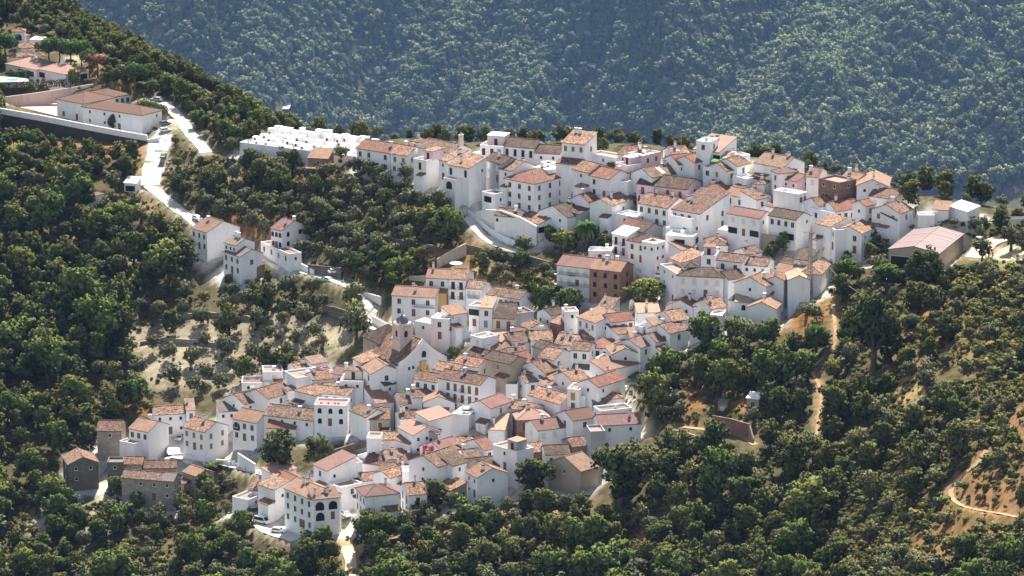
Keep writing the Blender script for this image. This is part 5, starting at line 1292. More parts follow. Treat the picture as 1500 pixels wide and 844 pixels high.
# ---------------------------------------------------------------- mast, poles
def mast(px, py, H_):
    g = hit(px, py)
    t = thing('lattice_mast', 'tall steel lattice mast at the top of the orange slope', 'mast', g)
    b, tp = .85, .32
    pos = lambda k, z: Vector(((b + (tp - b) * z / H_) * math.cos(k * 2.0944 + .5), (b + (tp - b) * z / H_) * math.sin(k * 2.0944 + .5), z))
    for k in range(3):
        bm = bmesh.new(); bar(bm, pos(k, -1), pos(k, H_), .11); part('leg', bm, MT['steel'], t)
    bm = bmesh.new(); n = 18
    for i in range(n):
        z0, z1 = H_ * i / n, H_ * (i + 1) / n
        for k in range(3):
            bar(bm, pos(k, z0), pos((k + 1) % 3, z1), .06, n=4); bar(bm, pos(k, z1), pos((k + 1) % 3, z1), .055, n=4)
    part('bracing', bm, MT['steel'], t)
    for z in (H_ * .62, H_ * .8, H_ * .99):
        bm = bmesh.new(); bar(bm, (-1.9, 0, z), (1.9, 0, z), .07, n=5)
        for x in (-1.8, 0, 1.8): bar(bm, (x, 0, z), (x, 0, z + .35), .06, n=5)
        part('cross_arm', bm, MT['steel'], t)
    bm = bmesh.new(); bar(bm, (0, 0, H_), (0, 0, H_ + 2.2), .05); bar(bm, (.25, 0, H_), (.25, 0, H_ + 1.2), .04); part('aerial', bm, MT['steel'], t)
    return g
mg = mast(1186, 432, 17.5)
for px, lb in ((1158.7, 'grey utility pole carrying insulators left of the lattice mast'), (1166.8, 'grey utility pole nearest the foot of the lattice mast')):
    g = hit(px, 436); t = thing('utility_pole', lb, 'pole', g, 0)
    bm = bmesh.new(); bar(bm, (0, 0, -.5), (0, 0, 4.6), .11, .08); part('pole', bm, MT['steel'], t)
    bm = bmesh.new(); bar(bm, (-.9, 0, 4.2), (.9, 0, 4.2), .06)
    for x in (-.8, 0, .8): bar(bm, (x, 0, 4.2), (x, 0, 4.5), .05)
    part('cross_arm', bm, MT['steel'], t)
for i, (px, py, h_) in enumerate(((1262, 470, 6.0), (1480, 500, 5.0))): pass
bm = bmesh.new(); a = mg + Vector((0, 0, 14)); b = hit(1268, 440) + Vector((0, 0, 1.0)); prev = a
for i in range(1, 13):
    t_ = i / 12; q = a.lerp(b, t_) - Vector((0, 0, 1.6 * 4 * t_ * (1 - t_))); bar(bm, prev, q, .05, n=4); prev = q
tag(part('cable', bm, MT['steel'], None), 'grey cable sagging from the lattice mast down to the right hand hill', 'cable')
# ---------------------------------------------------------------- cars
def car_meshes(body, van=False):
    Lc, Wc = (4.7, 1.85) if van else (4.1, 1.7)
    bm = bmesh.new(); hw = Wc / 2
    prof = [(-Lc / 2, .35), (-Lc / 2, .85), (-Lc / 2 + .15, .95), (Lc / 2 - .75 if not van else Lc / 2 - .5, .93), (Lc / 2 - .08, .78), (Lc / 2, .35)]
    cab = [(-Lc / 2 + (.05 if van else .25), .94), (-Lc / 2 + (.15 if van else .65), 1.85 if van else 1.42), (Lc / 2 - (1.5 if van else 1.75), 1.85 if van else 1.42), (Lc / 2 - (.75 if van else 1.05), .94)]
    def ext(p, w, inset=0, mi=0, zi=0):
        a = [bm.verts.new((x, -w + inset * max(0, z - .95), z)) for x, z in p]; b = [bm.verts.new((x, w - inset * max(0, z - .95), z)) for x, z in p]
        f = [bm.faces.new(a), bm.faces.new(b[::-1])]
        for i in range(len(p)): f.append(bm.faces.new((a[i], b[i], b[(i + 1) % len(p)], a[(i + 1) % len(p)])))
        for q in f: q.material_index = mi
    ext(prof, hw); ext([(x, z) for x, z in cab], hw - .06, .22)
    bmesh.ops.bevel(bm, geom=bm.edges[:], offset=.035, segments=1, affect='EDGES')
    b = to_mesh('body', bm, body)
    bm = bmesh.new()
    gl = [(x + (cab[0][0] + cab[3][0] - 2 * x) * .06, .98 + (z - .94) * .82) for x, z in cab]
    a_ = [bm.verts.new((x, -hw + .045 + .19 * max(0, z - .95), z)) for x, z in gl]; b_ = [bm.verts.new((x, hw - .045 - .19 * max(0, z - .95), z)) for x, z in gl]
    bm.faces.new(a_); bm.faces.new(b_[::-1]); 
    for i in range(4): bm.faces.new((a_[i], b_[i], b_[(i + 1) % 4], a_[(i + 1) % 4]))
    side = to_mesh('window', bm, MT['pane'])
    bm = bmesh.new()
    for i, (x0, z0, x1, z1) in enumerate(((cab[0][0], cab[0][1], cab[1][0], cab[1][1]), (cab[3][0], cab[3][1], cab[2][0], cab[2][1]))):
        s = -1 if i == 0 else 1; w = hw - .2
        v = [bm.verts.new(p) for p in ((x0 + s * .03, -w, z0 + .08), (x0 + s * .03, w, z0 + .08), (x1 + s * .05, w - .08, z1 - .06), (x1 + s * .05, -w + .08, z1 - .06))]
        bm.faces.new(v)
    ws = to_mesh('windscreen', bm, MT['pane'])
    bm = bmesh.new(); bar(bm, (0, -.1, 0), (0, .1, 0), .31, n=14, mi=0); bar(bm, (0, -.11, 0), (0, .11, 0), .17, n=10, mi=1)
    wh = to_mesh('wheel', bm, MT['iron'], MT['steel'])
    return b, side, ws, wh, Lc, hw
def paint(n, c): 
    m, nt, out = new_mat(n); finish(nt, out, c, .28, .5); return m
CARM = {}
def car(px, py, ang, colour, label, van=False, dz=0.0, g=None):
    pal = {'white': (.78, .78, .77), 'silver': (.42, .43, .44), 'black': (.02, .021, .024), 'grey': (.14, .15, .16), 'blue': (.08, .12, .2)}
    k = (colour, van)
    if k not in CARM: CARM[k] = car_meshes(paint(colour + ' car paint', pal[colour]), van)
    b, side, ws, wh, Lc, hw = CARM[k]
    g = g or hit(px, py)
    t = thing('van' if van else 'parked_car', label, 'van' if van else 'car', g + Vector((0, 0, .14 + dz)), R(ang))
    link('body', b, t); link('window', side, t); link('windscreen', ws, t)
    for x in (-Lc * .31, Lc * .31):
        for y in (-hw + .08, hw - .08): link('wheel', wh, t, (x, y, .31))
car(289, 323, -55, 'white', 'white car on the white road above the tall road house')
car(491, 401, 20, 'white', 'white car parked against the dark stone wall')
car(482, 414, -50, 'white', 'white car standing on the road bend below the dark stone wall')
car(263, 645, -100, 'silver', 'silver car on the bright street between two orange-roofed houses')
car(373, 751, 15, 'black', 'dark car parked in front of the white flat garage')
car(384, 767, -35, 'white', 'white van in the bright yard below the dark car', van=True)
car(408, 781, -15, 'white', 'white car at the lower edge of the bright yard')
car(506, 757, -60, 'white', 'white jeep between the arched balcony house and the pillared loggia')
car(242, 194, 20, 'white', 'white car at the school gate')
car(242, 184, 20, 'grey', 'dark grey car beside the green canopy at the school')
car(239, 232, -95, 'grey', 'dark grey car on the white road under the olive')
car(229, 149, 160, 'silver', 'silver car behind the school')
car(915, 573, 80, 'white', 'white car at the end wall of the red roof house by the olives')
car(966, 406, 70, 'white', 'white car at the corner of the shuttered apartment house')
car(1437, 359, -75, 'white', 'white van on the dirt track beside the steel shed', van=True)
car(104, 93, 10, 'grey', 'grey car under the umbrella pines at the hotel')
_pt = [o for o in C.objects if o.name.startswith('parking_terrace')][0]
bpy.context.view_layer.update()
car(681, 599, 0, 'white', 'white car standing on the parking terrace', g=_pt.matrix_world @ Vector((1.2, 3.0, 8.5 - .56)), dz=-.1)
# lorry trailer at the right edge
g = hit(1490, 334); t = thing('lorry_trailer', 'grey tipper trailer standing on the dirt track at the picture edge', 'trailer', g, R(8))
bm = bmesh.new(); box(bm, -4.5, 4.5, -1.2, 1.2, 1.3, 1.45); box(bm, -4.5, 4.5, -1.2, -1.1, 1.453, 2.9); box(bm, -4.5, 4.5, 1.1, 1.2, 1.453, 2.9); box(bm, -4.5, -4.4, -1.1, 1.1, 1.453, 2.9); box(bm, 4.4, 4.5, -1.1, 1.1, 1.453, 2.9)
part('body', bm, plain('grey tipper paint', (.42, .41, .39), .6, .3), t)
for x in (-3, -1.8, 2.6):
    for y in (-1.0, 1.0): bm = bmesh.new(); bar(bm, (x, y - .18, .5), (x, y + .18, .5), .5, n=14); part('wheel', bm, MT['iron'], t)
# parasols
def parasol(px, py, colour, mat, label, r=1.7):
    g = hit(px, py); t = thing('parasol', label, 'parasol', g)
    bm = bmesh.new(); bar(bm, (0, 0, -.2), (0, 0, 2.6), .04); part('pole', bm, MT['frame'], t)
    bm = bmesh.new(); lathe(bm, [(r, 2.1), (r * .55, 2.38), (.05, 2.65)], 0, 0, 8); part('canopy', bm, mat, t)
    return t
gm = plain('bright green canvas', (.10, .27, .05), .8, .1); wmx = plain('white canvas', (.8, .8, .78), .8, .1)
ht_ = [o for o in C.objects if o.get('label', '').startswith('white terrace house under the two green')][0]
p1 = parasol(1034, 236, 'green', gm, 'bright green parasol on the terrace below the skyline villa', 1.6); p2 = parasol(1040, 238, 'green', gm, 'second green parasol slightly behind the first on the same terrace', 1.4)
p1.location = ht_.matrix_world @ Vector((-.5, 2.6, 6.4)); p2.location = ht_.matrix_world @ Vector((1.4, 4.4, 6.4))
parasol(668, 396, 'white', wmx, 'white parasol behind the upper terrace house', 1.9)
# white-roofed hut in the olives
H(1094, 582, 1112, 584, 3, 2.5, 's', 'w', 'small hut with bright white roof among the olives', (1, 1), (0, 1), 'n', ch=0, pave=False)
H(1052, 590, 1064, 591, 2, 1.9, 's', 'g', 'tiny grey garden hut by the vegetable plot', (1, 1), (0, 1), 'n', ch=0, pave=False)

g = hit(757, 622); t = thing('awning', 'bright green awning in the narrow yard left of the salmon hip roof', 'awning', g, .2)
bm = bmesh.new(); prism(bm, [(-1.4, -1, 2.5), (1.4, -1, 2.5), (1.4, 1, 2.9), (-1.4, 1, 2.9)], .06); part('canopy', bm, gm, t)
for x in (-1.3, 1.3): bm = bmesh.new(); bar(bm, (x, -.9, -.5), (x, -.9, 2.45), .04); part('post', bm, MT['frame'], t)
# ---------------------------------------------------------------- trees
def lobes(seed, n, R_, H0, H1, r0, r1, flat=0.8, sub=7):
    """an uneven crown: n lobes in an ellipsoid, each broken into small clumps"""
    g = random.Random(seed); out = []
    for i in range(n):
        ang = 6.283 * i / n * 2.4 + g.uniform(0, .8); t = g.uniform(0.05, 1); rr = R_ * (0.25 + .75 * g.random()) * math.sin(math.pi * (0.18 + .72 * t)) * .8
        cx, cy_, cz = rr * math.cos(ang), rr * math.sin(ang), H0 + (H1 - H0) * t
        r = g.uniform(r0, r1)
        out.append((cx, cy_, cz, r * .8, r * .8, r * flat * .8))
        for k in range(sub):
            if g.random() < .15: continue
            v = Vector((g.gauss(0, 1), g.gauss(0, 1), g.gauss(0.25, 1))).normalized()
            q = r * g.uniform(.22, .5); e = g.uniform(.75, 1.2)
            out.append((cx + v.x * r * e, cy_ + v.y * r * e, cz + v.z * r * flat * e, q * g.uniform(.8, 1.3), q, q * g.uniform(.6, .9)))
    return out
def trunk_mesh(seed, h, r, limbs, reach, top):
    g = random.Random(seed); bm = bmesh.new()
    p = Vector((0, 0, -1.0)); rad = r * 1.25; n = 5
    path = [p]
    for i in range(n):
        q = Vector((g.uniform(-.12, .12) * h * .4, g.uniform(-.12, .12) * h * .4, (i + 1) * h / n)); path.append(q)
    for i in range(n): bar(bm, path[i], path[i + 1], r * (1.25 - i * .12), r * (1.25 - (i + 1) * .12), 7)
    for k in range(limbs):
        a = 6.283 * k / limbs + g.uniform(-.4, .4); m = path[-1] + Vector((math.cos(a) * reach * .5, math.sin(a) * reach * .5, (top - h) * .45)); e = path[-1] + Vector((math.cos(a) * reach, math.sin(a) * reach, (top - h) * g.uniform(.7, 1)))
        bar(bm, path[-2].lerp(path[-1], .6), m, r * .55, r * .38, 6); bar(bm, m, e, r * .38, r * .12, 5)
    return to_mesh('trunk', bm, MT['bark'])
KIND = {}   # kind -> list of (crown mesh, trunk mesh, crown radius, height)
def add_kind(k, n, fn): KIND[k] = [fn(i) for i in range(n)]
add_kind('olive', 4, lambda i: (leaves(10 + i, lobes(10 + i, 8, 2.3, 1.7, 4.2, .9, 1.35, .85, 8), 62, .20, FM['olive']), trunk_mesh(i, 1.7, .24, 4, 1.4, 3.4), 2.6, 4.8))
add_kind('oak', 4, lambda i: (leaves(30 + i, lobes(30 + i, 10, 2.9, 1.9, 6.0, 1.2, 1.8, .85, 9), 56, .24, FM['oak']), trunk_mesh(20 + i, 2.2, .3, 5, 1.9, 4.8), 3.3, 7.0))
add_kind('broad', 3, lambda i: (leaves(50 + i, lobes(50 + i, 13, 3.9, 2.2, 8.2, 1.4, 2.2, .9, 9), 46, .29, FM['broad']), trunk_mesh(40 + i, 2.8, .36, 5, 2.6, 6.5), 4.5, 9.8))
add_kind('big', 3, lambda i: (leaves(150 + i, lobes(150 + i, 26, 5.2, 2.6, 10.6, 1.1, 2.1, .85, 11), 42, .27, FM['oak']), trunk_mesh(140 + i, 3.2, .5, 6, 3.4, 8.5), 6.0, 12.2))
add_kind('bigb', 2, lambda i: (leaves(170 + i, lobes(170 + i, 24, 5.6, 1.6, 8.0, 1.1, 2.0, .8, 11), 42, .27, FM['broad']), trunk_mesh(160 + i, 2.4, .45, 6, 3.6, 6.5), 6.2, 9.2))
add_kind('pine', 2, lambda i: (leaves(70 + i, [(random.Random(i * 50 + j).uniform(-2.4, 2.4), random.Random(i * 70 + j).uniform(-2.4, 2.4), 5.5 + random.Random(i + j).uniform(-.9, 1.3), 1.4, 1.4, 1.0) for j in range(22)], 60, .22, FM['pine']), trunk_mesh(60 + i, 4.6, .22, 6, 2.2, 5.6), 3.3, 7.0))
add_kind('dead', 1, lambda i: (leaves(80, [(random.Random(j).uniform(-2.2, 2.2), random.Random(90 + j).uniform(-2.2, 2.2), 5.2 + random.Random(7 + j).uniform(-.6, .9), 1.2, 1.2, .8) for j in range(14)], 52, .2, FM['dead']), trunk_mesh(81, 4.4, .22, 6, 2.2, 5.4), 3.2, 6.6))
add_kind('shrub', 4, lambda i: (leaves(90 + i, lobes(90 + i, 5, 1.1, .25, 1.3, .5, .85, .8, 6), 95, .17, FM['shrub']), None, 1.5, 1.9))
add_kind('cypress', 1, lambda i: (leaves(99, [(random.Random(j).uniform(-.25, .25), random.Random(j + 50).uniform(-.25, .25), .8 + j * .42, .85 - .035 * abs(j - 6), .85 - .035 * abs(j - 6), .6) for j in range(20)], 80, .17, FM['oak']), trunk_mesh(98, 1.2, .16, 2, .3, 2.5), 1.0, 9.4))
add_kind('far', 4, lambda i: (leaves(120 + i, lobes(120 + i, 7, 2.7, 1.2, 5.2, 1.3, 2.0, .85, 5), 20, .42, FM['far']), None, 3.3, 6.5))
NAMES = {'olive': 'olive_tree', 'oak': 'oak_tree', 'broad': 'broadleaf_tree', 'pine': 'pine_tree', 'dead': 'pine_tree', 'big': 'oak_tree', 'bigb': 'broadleaf_tree', 'shrub': 'bush', 'cypress': 'cypress_tree'}
def tree(kind, loc, s, label, group=None, var=None, rz=None, sz=None):
    v = random.randrange(len(KIND[kind])) if var is None else var
    cr, tr, r, h = KIND[kind][v]
    t = thing(NAMES[kind], label, 'bush' if kind == 'shrub' else 'tree', loc, random.uniform(0, 6.28) if rz is None else rz, group)
    t.scale = (s, s, sz or s * random.uniform(.9, 1.1))
    if tr: link('trunk', tr, t)
    link('crown', cr, t)
    return t
TAKEN = []      # (x, y, radius) of single trees
def special(px, py, kind, wpx, label, hpx=None, group=None):
    g = hit(px, py); sc_ = project(g.x, g.y, g.z)[2]
    v = random.randrange(len(KIND[kind])); r, h = KIND[kind][v][2:]
    s = wpx / sc_ / (2 * r); sz = hpx / (sc_ * .97) / h if hpx else None
    TAKEN.append((g.x, g.y, r * s * .8))
    return tree(kind, g, s, label, group, v, None, sz)
special(262, 392, 'cypress', 10, 'tall dark cypress left of the tall white road house', 52)
special(255, 393, 'cypress', 8, 'shorter cypress leaning close to the tall one', 30)
special(143, 113, 'dead', 37, 'dead brown umbrella pine by the hotel', 34)
for i, (x, y, w) in enumerate(((8, 90, 40), (72, 98, 36), (88, 99, 34), (104, 100, 34), (120, 101, 30))): special(x, y, 'pine', w, 'green umbrella pine shading the hotel and villa', 38, 'umbrella pines around the hotel')
special(131, 110, 'pine', 26, 'bright green umbrella pine touching the dead brown one', 34)
special(198, 134, 'pine', 34, 'lone dark umbrella pine behind the school', 38)
special(165, 192, 'broad', 15, 'slim young poplar-green tree in front of the school wall', 24)
special(655, 357, 'bigb', 78, 'wide bright green tree below the arched terrace house', 52)
special(628, 340, 'broad', 40, 'bright green tree left of the widest one below the arched house', 40)
special(945, 452, 'bigb', 78, 'big round dark green tree beside the brick apartment half', 44)
special(833, 458, 'bigb', 58, 'round green tree under the white balconied apartments', 36)
special(826, 372, 'broad', 42, 'bright green garden tree left of the palm', 36)
special(886, 362, 'broad', 26, 'small leafy tree right of the palm', 28)
special(770, 378, 'olive', 36, 'grey-green tree at the foot of the ramp wall', 32)
special(785, 730, 'big', 76, 'big dark walnut in front of the streaked dark roof', 62)
special(910, 742, 'big', 112, 'largest dark tree right of the stone barn', 100)
special(412, 692, 'big', 72, 'dark dense tree below the dark red roof', 66)
special(462, 690, 'big', 56, 'dark tree left of the long white garden wall', 54)
special(1280, 545, 'big', 116, 'giant dark oak beside the footpath on the right slope', 122)
special(1352, 432, 'big', 70, 'large grey-green tree in front of the steel shed', 70)
special(1300, 425, 'broad', 56, 'bright green tree left of the steel shed', 42)
special(1240, 420, 'broad', 50, 'dense green tree right of the orange hip roof', 44)
special(519, 462, 'olive', 50, 'big olive above the pale terrace, upper of two', 48)
special(522, 500, 'olive', 54, 'big olive above the pale terrace, lower of two', 52)
special(663, 533, 'broad', 26, 'round bright green tree beside the church', 26)
special(656, 503, 'olive', 22, 'slim grey tree against the white cubic house behind the church', 40)
special(598, 470, 'olive', 30, 'grey-green tree behind the church tower', 28)
special(1102, 441, 'broad', 24, 'small pointed green tree before the broad white gable end', 26)
special(1130, 378, 'broad', 26, 'dark green garden tree under the long loggia', 28)
special(1148, 372, 'broad', 24, 'garden tree just left of the mast', 32)
special(1212, 372, 'oak', 18, 'dark shrub-like tree against the blank white house', 22)
special(360, 612, 'broad', 26, 'round clipped green hedge tree by the low grey-tan roof', 16)
special(312, 690, 'broad', 34, 'bright green fig tree under the street parapet', 18)
special(700, 716, 'broad', 40, 'leafy pergola vine before the shaded grey gable', 14)
special(815, 614, 'broad', 14, 'tiny green roof garden tree by the salmon hip roof', 14)
special(895, 252, 'broad', 24, 'green garden tree beside the white street', 14)
special(832, 244, 'oak', 16, 'dark tree at the front of the twin-chimney house', 16)
special(883, 224, 'oak', 24, 'dark green tree behind the old garden building', 22)
special(1130, 262, 'oak', 22, 'dark tree under the tan roof on the crest', 22)
special(1148, 284, 'broad', 18, 'green courtyard tree above the firewall', 14)
special(930, 300, 'cypress', 6, 'thin dark cypress in front of the faded pink house', 18)
special(936, 301, 'cypress', 5, 'second thinner cypress in front of the faded pink house', 15)
special(795, 600, 'broad', 12, 'little green vine beside the salmon hip roof', 14)
special(722, 645, 'broad', 14, 'green creeper below the green awning', 20)
special(590, 462, 'broad', 30, 'green climbing bush behind the white yard wall', 14)
def hedge(pxs, h_, w_, label, mat='oak'):
    p = [hit(*q) for q in pxs]; base = p[0]
    t = thing('hedge', label, 'hedge', base); cl = []
    for a_, b_ in zip(p, p[1:]):
        n = max(2, int((b_ - a_).length / .9))
        for i in range(n):
            q = a_.lerp(b_, i / n) - base; cl.append((q.x + random.uniform(-.15, .15), q.y, q.z + h_ * .5, w_ * .6, w_ * .6, h_ * random.uniform(.5, .62)))
    link('foliage', leaves(5, cl, 70, .2, FM[mat], 'foliage'), t)
hedge([(-6, 131), (30, 130), (62, 129), (98, 126)], 2.4, 1.4, 'long dark clipped hedge below the hotel pool terrace')
hedge([(12, 112), (34, 113), (52, 113)], 2.2, 1.6, 'leafy pergola hedge before the left wing of the hotel', 'broad')
hedge([(206, 156), (222, 160), (244, 168)], 2.6, 2.6, 'bright green canopy hedge behind the school gable', 'broad')
# palm
def palm(px, py):
    g = hit(px, py); t = thing('palm_tree', 'large date palm with drooping crown in the village garden', 'tree', g)
    TAKEN.append((g.x, g.y, 3))
    bm = bmesh.new(); bar(bm, (0, 0, -.5), (.1, 0, 2.6), .45, .38, 10); bar(bm, (.1, 0, 2.6), (0, 0, 6.4), .38, .42, 10); part('trunk', bm, MT['bark'], t)
    bm = bmesh.new(); gr = random.Random(3)
    for k in range(130):
        a = gr.uniform(0, 6.283); el = gr.uniform(-.5, 1.35); n = 7; Lf = gr.uniform(4.2, 5.4); p = Vector((0, 0, 6.4)); prev = None
        for i in range(n + 1):
            w = .34 * math.sin(math.pi * min(.97, .12 + .85 * i / n))
            side = Vector((-math.sin(a), math.cos(a), 0)) * w
            dz = Vector((0, 0, -.18 * w / .3))
            row = (bm.verts.new(p - side + dz), bm.verts.new(p), bm.verts.new(p + side + dz))
            if prev:
                bm.faces.new((prev[0], row[0], row[1], prev[1])); bm.faces.new((prev[1], row[1], row[2], prev[2]))
            prev = row
            p = p + Vector((math.cos(a) * math.cos(el), math.sin(a) * math.cos(el), math.sin(el))) * Lf / n; el -= .30
    me = to_mesh('crown', bm, FM['pine'])
    at = me.color_attributes.new('leaf', 'FLOAT_COLOR', 'POINT')
    at.data.foreach_set('color', np.tile([.6, .2, 0, 1], len(me.vertices)).astype(np.float32))
    an = me.attributes.new('outward', 'FLOAT_VECTOR', 'POINT'); an.data.foreach_set('vector', np.array([(v.co - Vector((0, 0, 5.0))).normalized() for v in me.vertices], np.float32).ravel())
    link('crown', me, t)
palm(858, 366)
# ---------------------------------------------------------------- woods: surveyed areas of the photo, planted at random inside them
ZONES = [
 ([(-330,-30),(-2,-30),(-2,850),(-330,850)], {'oak': 6, 'olive': 2, 'broad': 1}, 6.0, (1.0, 1.6), 'beyond the west edge'),
 ([(1502,326),(1720,336),(1720,850),(1502,850)], {'shrub': 5, 'olive': 3, 'oak': 2}, 5.0, (.8, 1.6), 'beyond the east edge'),
 ([(-2,-60),(90,-40),(100,12),(60,8),(-2,-2)], {'oak': 6, 'olive': 2}, 5.0, (.9, 1.3), 'on the ridge above the hotel'),
 ([(-330,850),(1720,850),(1720,930),(-330,930)], {'oak': 4, 'olive': 4, 'broad': 2}, 6.0, (1.0, 1.6), 'below the lower edge'),
 # area (photo polygon), {kind: weight}, spacing m, size, where
 ([(236,118),(262,130),(306,215),(290,212),(262,166),(240,148)], {'oak': 4, 'broad': 2}, 4.0, (.6, .9), 'right of the white school road'),
 ([(240,218),(262,192),(300,228),(330,236),(310,262),(262,285),(240,270)], {'olive': 3, 'oak': 3, 'shrub': 2}, 4.0, (.6, 1.0), 'between the two arms of the white road'),
 ([(0,116),(60,122),(100,122),(142,124),(140,130),(60,138),(0,143)], {'shrub': 4, 'broad': 2}, 2.6, (.45, .75), 'in the hedge below the hotel terrace'),
 ([(130,90),(200,120),(236,140),(205,142),(190,134),(140,122)], {'broad': 3, 'oak': 3, 'olive': 1}, 3.8, (.5, .9), 'on the bank behind the school'),
 ([(0,214),(110,226),(200,240),(206,256),(150,262),(90,272),(0,270)], {'oak': 5, 'shrub': 2, 'broad': 1}, 3.6, (.7, 1.1), 'below the dark retaining wall'),
 ([(0,262),(110,272),(110,300),(150,300),(182,262),(205,272),(240,300),(262,330),(276,350),(276,420),(240,440),(195,420),(178,390),(150,350),(120,400),(0,500)], {'oak': 6, 'olive': 2, 'broad': 1}, 6.0, (1.0, 1.65), 'in the dark wood west of the white road'),
 ([(0,400),(120,380),(170,400),(185,430),(190,500),(110,570),(0,580)], {'oak': 8, 'broad': 1}, 6.6, (1.2, 1.9), 'in the dense dark wood at the west edge'),
 ([(190,440),(270,430),(330,440),(470,420),(480,460),(470,520),(420,560),(350,580),(200,580),(120,570),(190,500)], {'olive': 6, 'oak': 1}, 6.8, (1.0, 1.5), 'on the pale terraced grove west of the church'),
 ([(275,340),(240,275),(310,260),(330,225),(420,235),(500,236),(600,262),(610,300),(680,330),(680,360),(640,375),(560,380),(470,395),(430,380),(455,350),(440,325),(395,330),(390,350),(350,330),(300,320)], {'olive': 7, 'oak': 2}, 4.4, (.9, 1.4), 'in the dense grove below the cemetery'),
 ([(500,380),(620,374),(640,400),(618,410),(570,425),(545,428),(505,415)], {'broad': 3, 'oak': 3, 'olive': 1}, 4.2, (.6, .95), 'in the orchard above the white roadside parapet'),
 ([(690,370),(730,385),(800,398),(815,410),(820,440),(790,455),(770,440),(720,415),(690,400)], {'olive': 3, 'oak': 2, 'broad': 2, 'shrub': 2}, 4.0, (.6, .95), 'on the bank below the dark retaining wall of the ramp'),
 ([(830,336),(900,345),(905,375),(890,365),(815,378),(800,350)], {'broad': 3, 'oak': 1}, 4.0, (.4, .7), 'in the garden around the palm'),
 ([(330,400),(380,412),(470,420),(480,460),(440,470),(360,440),(330,430)], {'olive': 4, 'oak': 2, 'shrub': 2}, 4.4, (.6, 1.0), 'below the stepped white house'),
 ([(0,600),(140,600),(225,598),(140,625),(140,660),(85,670),(90,720),(60,740),(0,700)], {'oak': 6, 'broad': 2, 'shrub': 2}, 5.0, (.85, 1.35), 'around the stone barn'),
 ([(0,560),(120,575),(220,585),(225,600),(0,605)], {'shrub': 6, 'olive': 2}, 4.2, (.6, 1.0), 'on the dry slope above the stone barn'),
 ([(0,700),(80,745),(150,735),(260,725),(340,700),(350,740),(330,745),(360,770),(420,795),(500,800),(500,850),(0,850)], {'broad': 2, 'olive': 4, 'oak': 3, 'shrub': 2}, 5.0, (.7, 1.25), 'on the slope under the stone houses'),
 ([(500,790),(560,770),(640,740),(700,715),(745,740),(830,735),(880,750),(900,800),(900,850),(520,850)], {'olive': 5, 'oak': 4, 'broad': 1}, 5.4, (.85, 1.35), 'on the slope below the lowest houses'),
 ([(880,760),(960,640),(975,660),(1080,660),(1190,650),(1195,740),(1180,850),(880,850)], {'oak': 4, 'olive': 4, 'broad': 2}, 6.2, (1.0, 1.7), 'in the mixed wood below the garden wall'),
 ([(925,545),(1000,515),(1060,475),(1085,465),(1130,462),(1140,480),(1210,450),(1214,505),(1185,545),(1192,600),(1190,640),(1105,640),(1098,615),(1030,610),(1010,628),(960,620),(935,600),(918,575)], {'oak': 4, 'olive': 4, 'broad': 2}, 5.8, (.85, 1.5), 'on the slope right of the lower village'),
 ([(1225,430),(1290,400),(1310,395),(1400,400),(1400,440),(1420,520),(1380,540),(1330,560),(1220,620)], {'oak': 4, 'olive': 3, 'broad': 2, 'shrub': 3}, 5.2, (.7, 1.25), 'on the slope under the steel shed'),
 ([(1205,560),(1330,560),(1430,560),(1430,650),(1390,700),(1330,760),(1210,850),(1180,850),(1200,650)], {'oak': 3, 'olive': 4, 'shrub': 2}, 6.4, (.95, 1.6), 'on the scrubby hill right of the footpath'),
 ([(1400,400),(1500,360),(1500,850),(1200,850),(1330,760),(1400,690),(1440,640),(1430,540)], {'shrub': 8, 'olive': 2}, 4.6, (.8, 1.7), 'on the dry right hand hill'),
 ([(1285,338),(1340,324),(1400,322),(1420,328),(1420,345),(1300,354)], {'oak': 4, 'olive': 2}, 3.4, (.5, .8), 'at the eastern end of the village'),
 ([(1330,330),(1420,322),(1500,326),(1500,344),(1430,352),(1400,345),(1340,352)], {'oak': 4, 'olive': 3}, 3.8, (.6, .95), 'behind the steel shed'),
 ([(1225,395),(1262,372),(1300,352),(1312,370),(1290,384),(1260,400)], {'oak': 3, 'broad': 2}, 3.6, (.55, .8), 'between the orange hip roof and the steel shed'),
 ([(0,120),(60,118),(120,120),(125,128),(0,138)], {'shrub': 4, 'broad': 2}, 3.2, (.5, .8), 'in the hedge above the sports court'),
 ([(60,10),(100,22),(180,66),(250,106),(262,150),(230,140),(200,120),(150,105),(140,90),(80,60),(0,40),(0,0)], {'oak': 7, 'olive': 2}, 4.6, (.8, 1.15), 'on the ridge above the school'),
 ([(262,130),(330,160),(400,192),(452,204),(345,225),(330,220),(310,215),(290,205),(275,185),(265,165)], {'oak': 5, 'olive': 3, 'broad': 1}, 4.4, (.7, 1.05), 'between the school road and the cemetery'),
 ([(200,178),(248,180),(244,190),(210,195)], {'broad': 1}, 4.0, (.3, .45), 'under the school gable'),
]
def inside(px, py, poly):
    c = np.zeros(px.shape, bool); n = len(poly)
    for i in range(n):
        x0, y0 = poly[i]; x1, y1 = poly[(i + 1) % n]
        m = (y0 > py) != (y1 > py)
        c ^= m & (px < (x1 - x0) * (py - y0) / ((y1 - y0) or 1e-9) + x0)
    return c
DESC = {'olive': 'grey-green olive tree', 'oak': 'dark evergreen oak', 'broad': 'leafy green tree', 'shrub': 'low scrubby bush', 'pine': 'umbrella pine'}
PLANTS = []
cell = {}
def free(x, y, r):
    i, j = int(x // 5), int(y // 5)
    for a in range(i - 2, i + 3):
        for b in range(j - 2, j + 3):
            for q in cell.get((a, b), ()):
                if (q[0] - x) ** 2 + (q[1] - y) ** 2 < (.5 * (q[2] + r)) ** 2: return False
    return True
def put(x, y, r): cell.setdefault((int(x // 5), int(y // 5)), []).append((x, y, r))
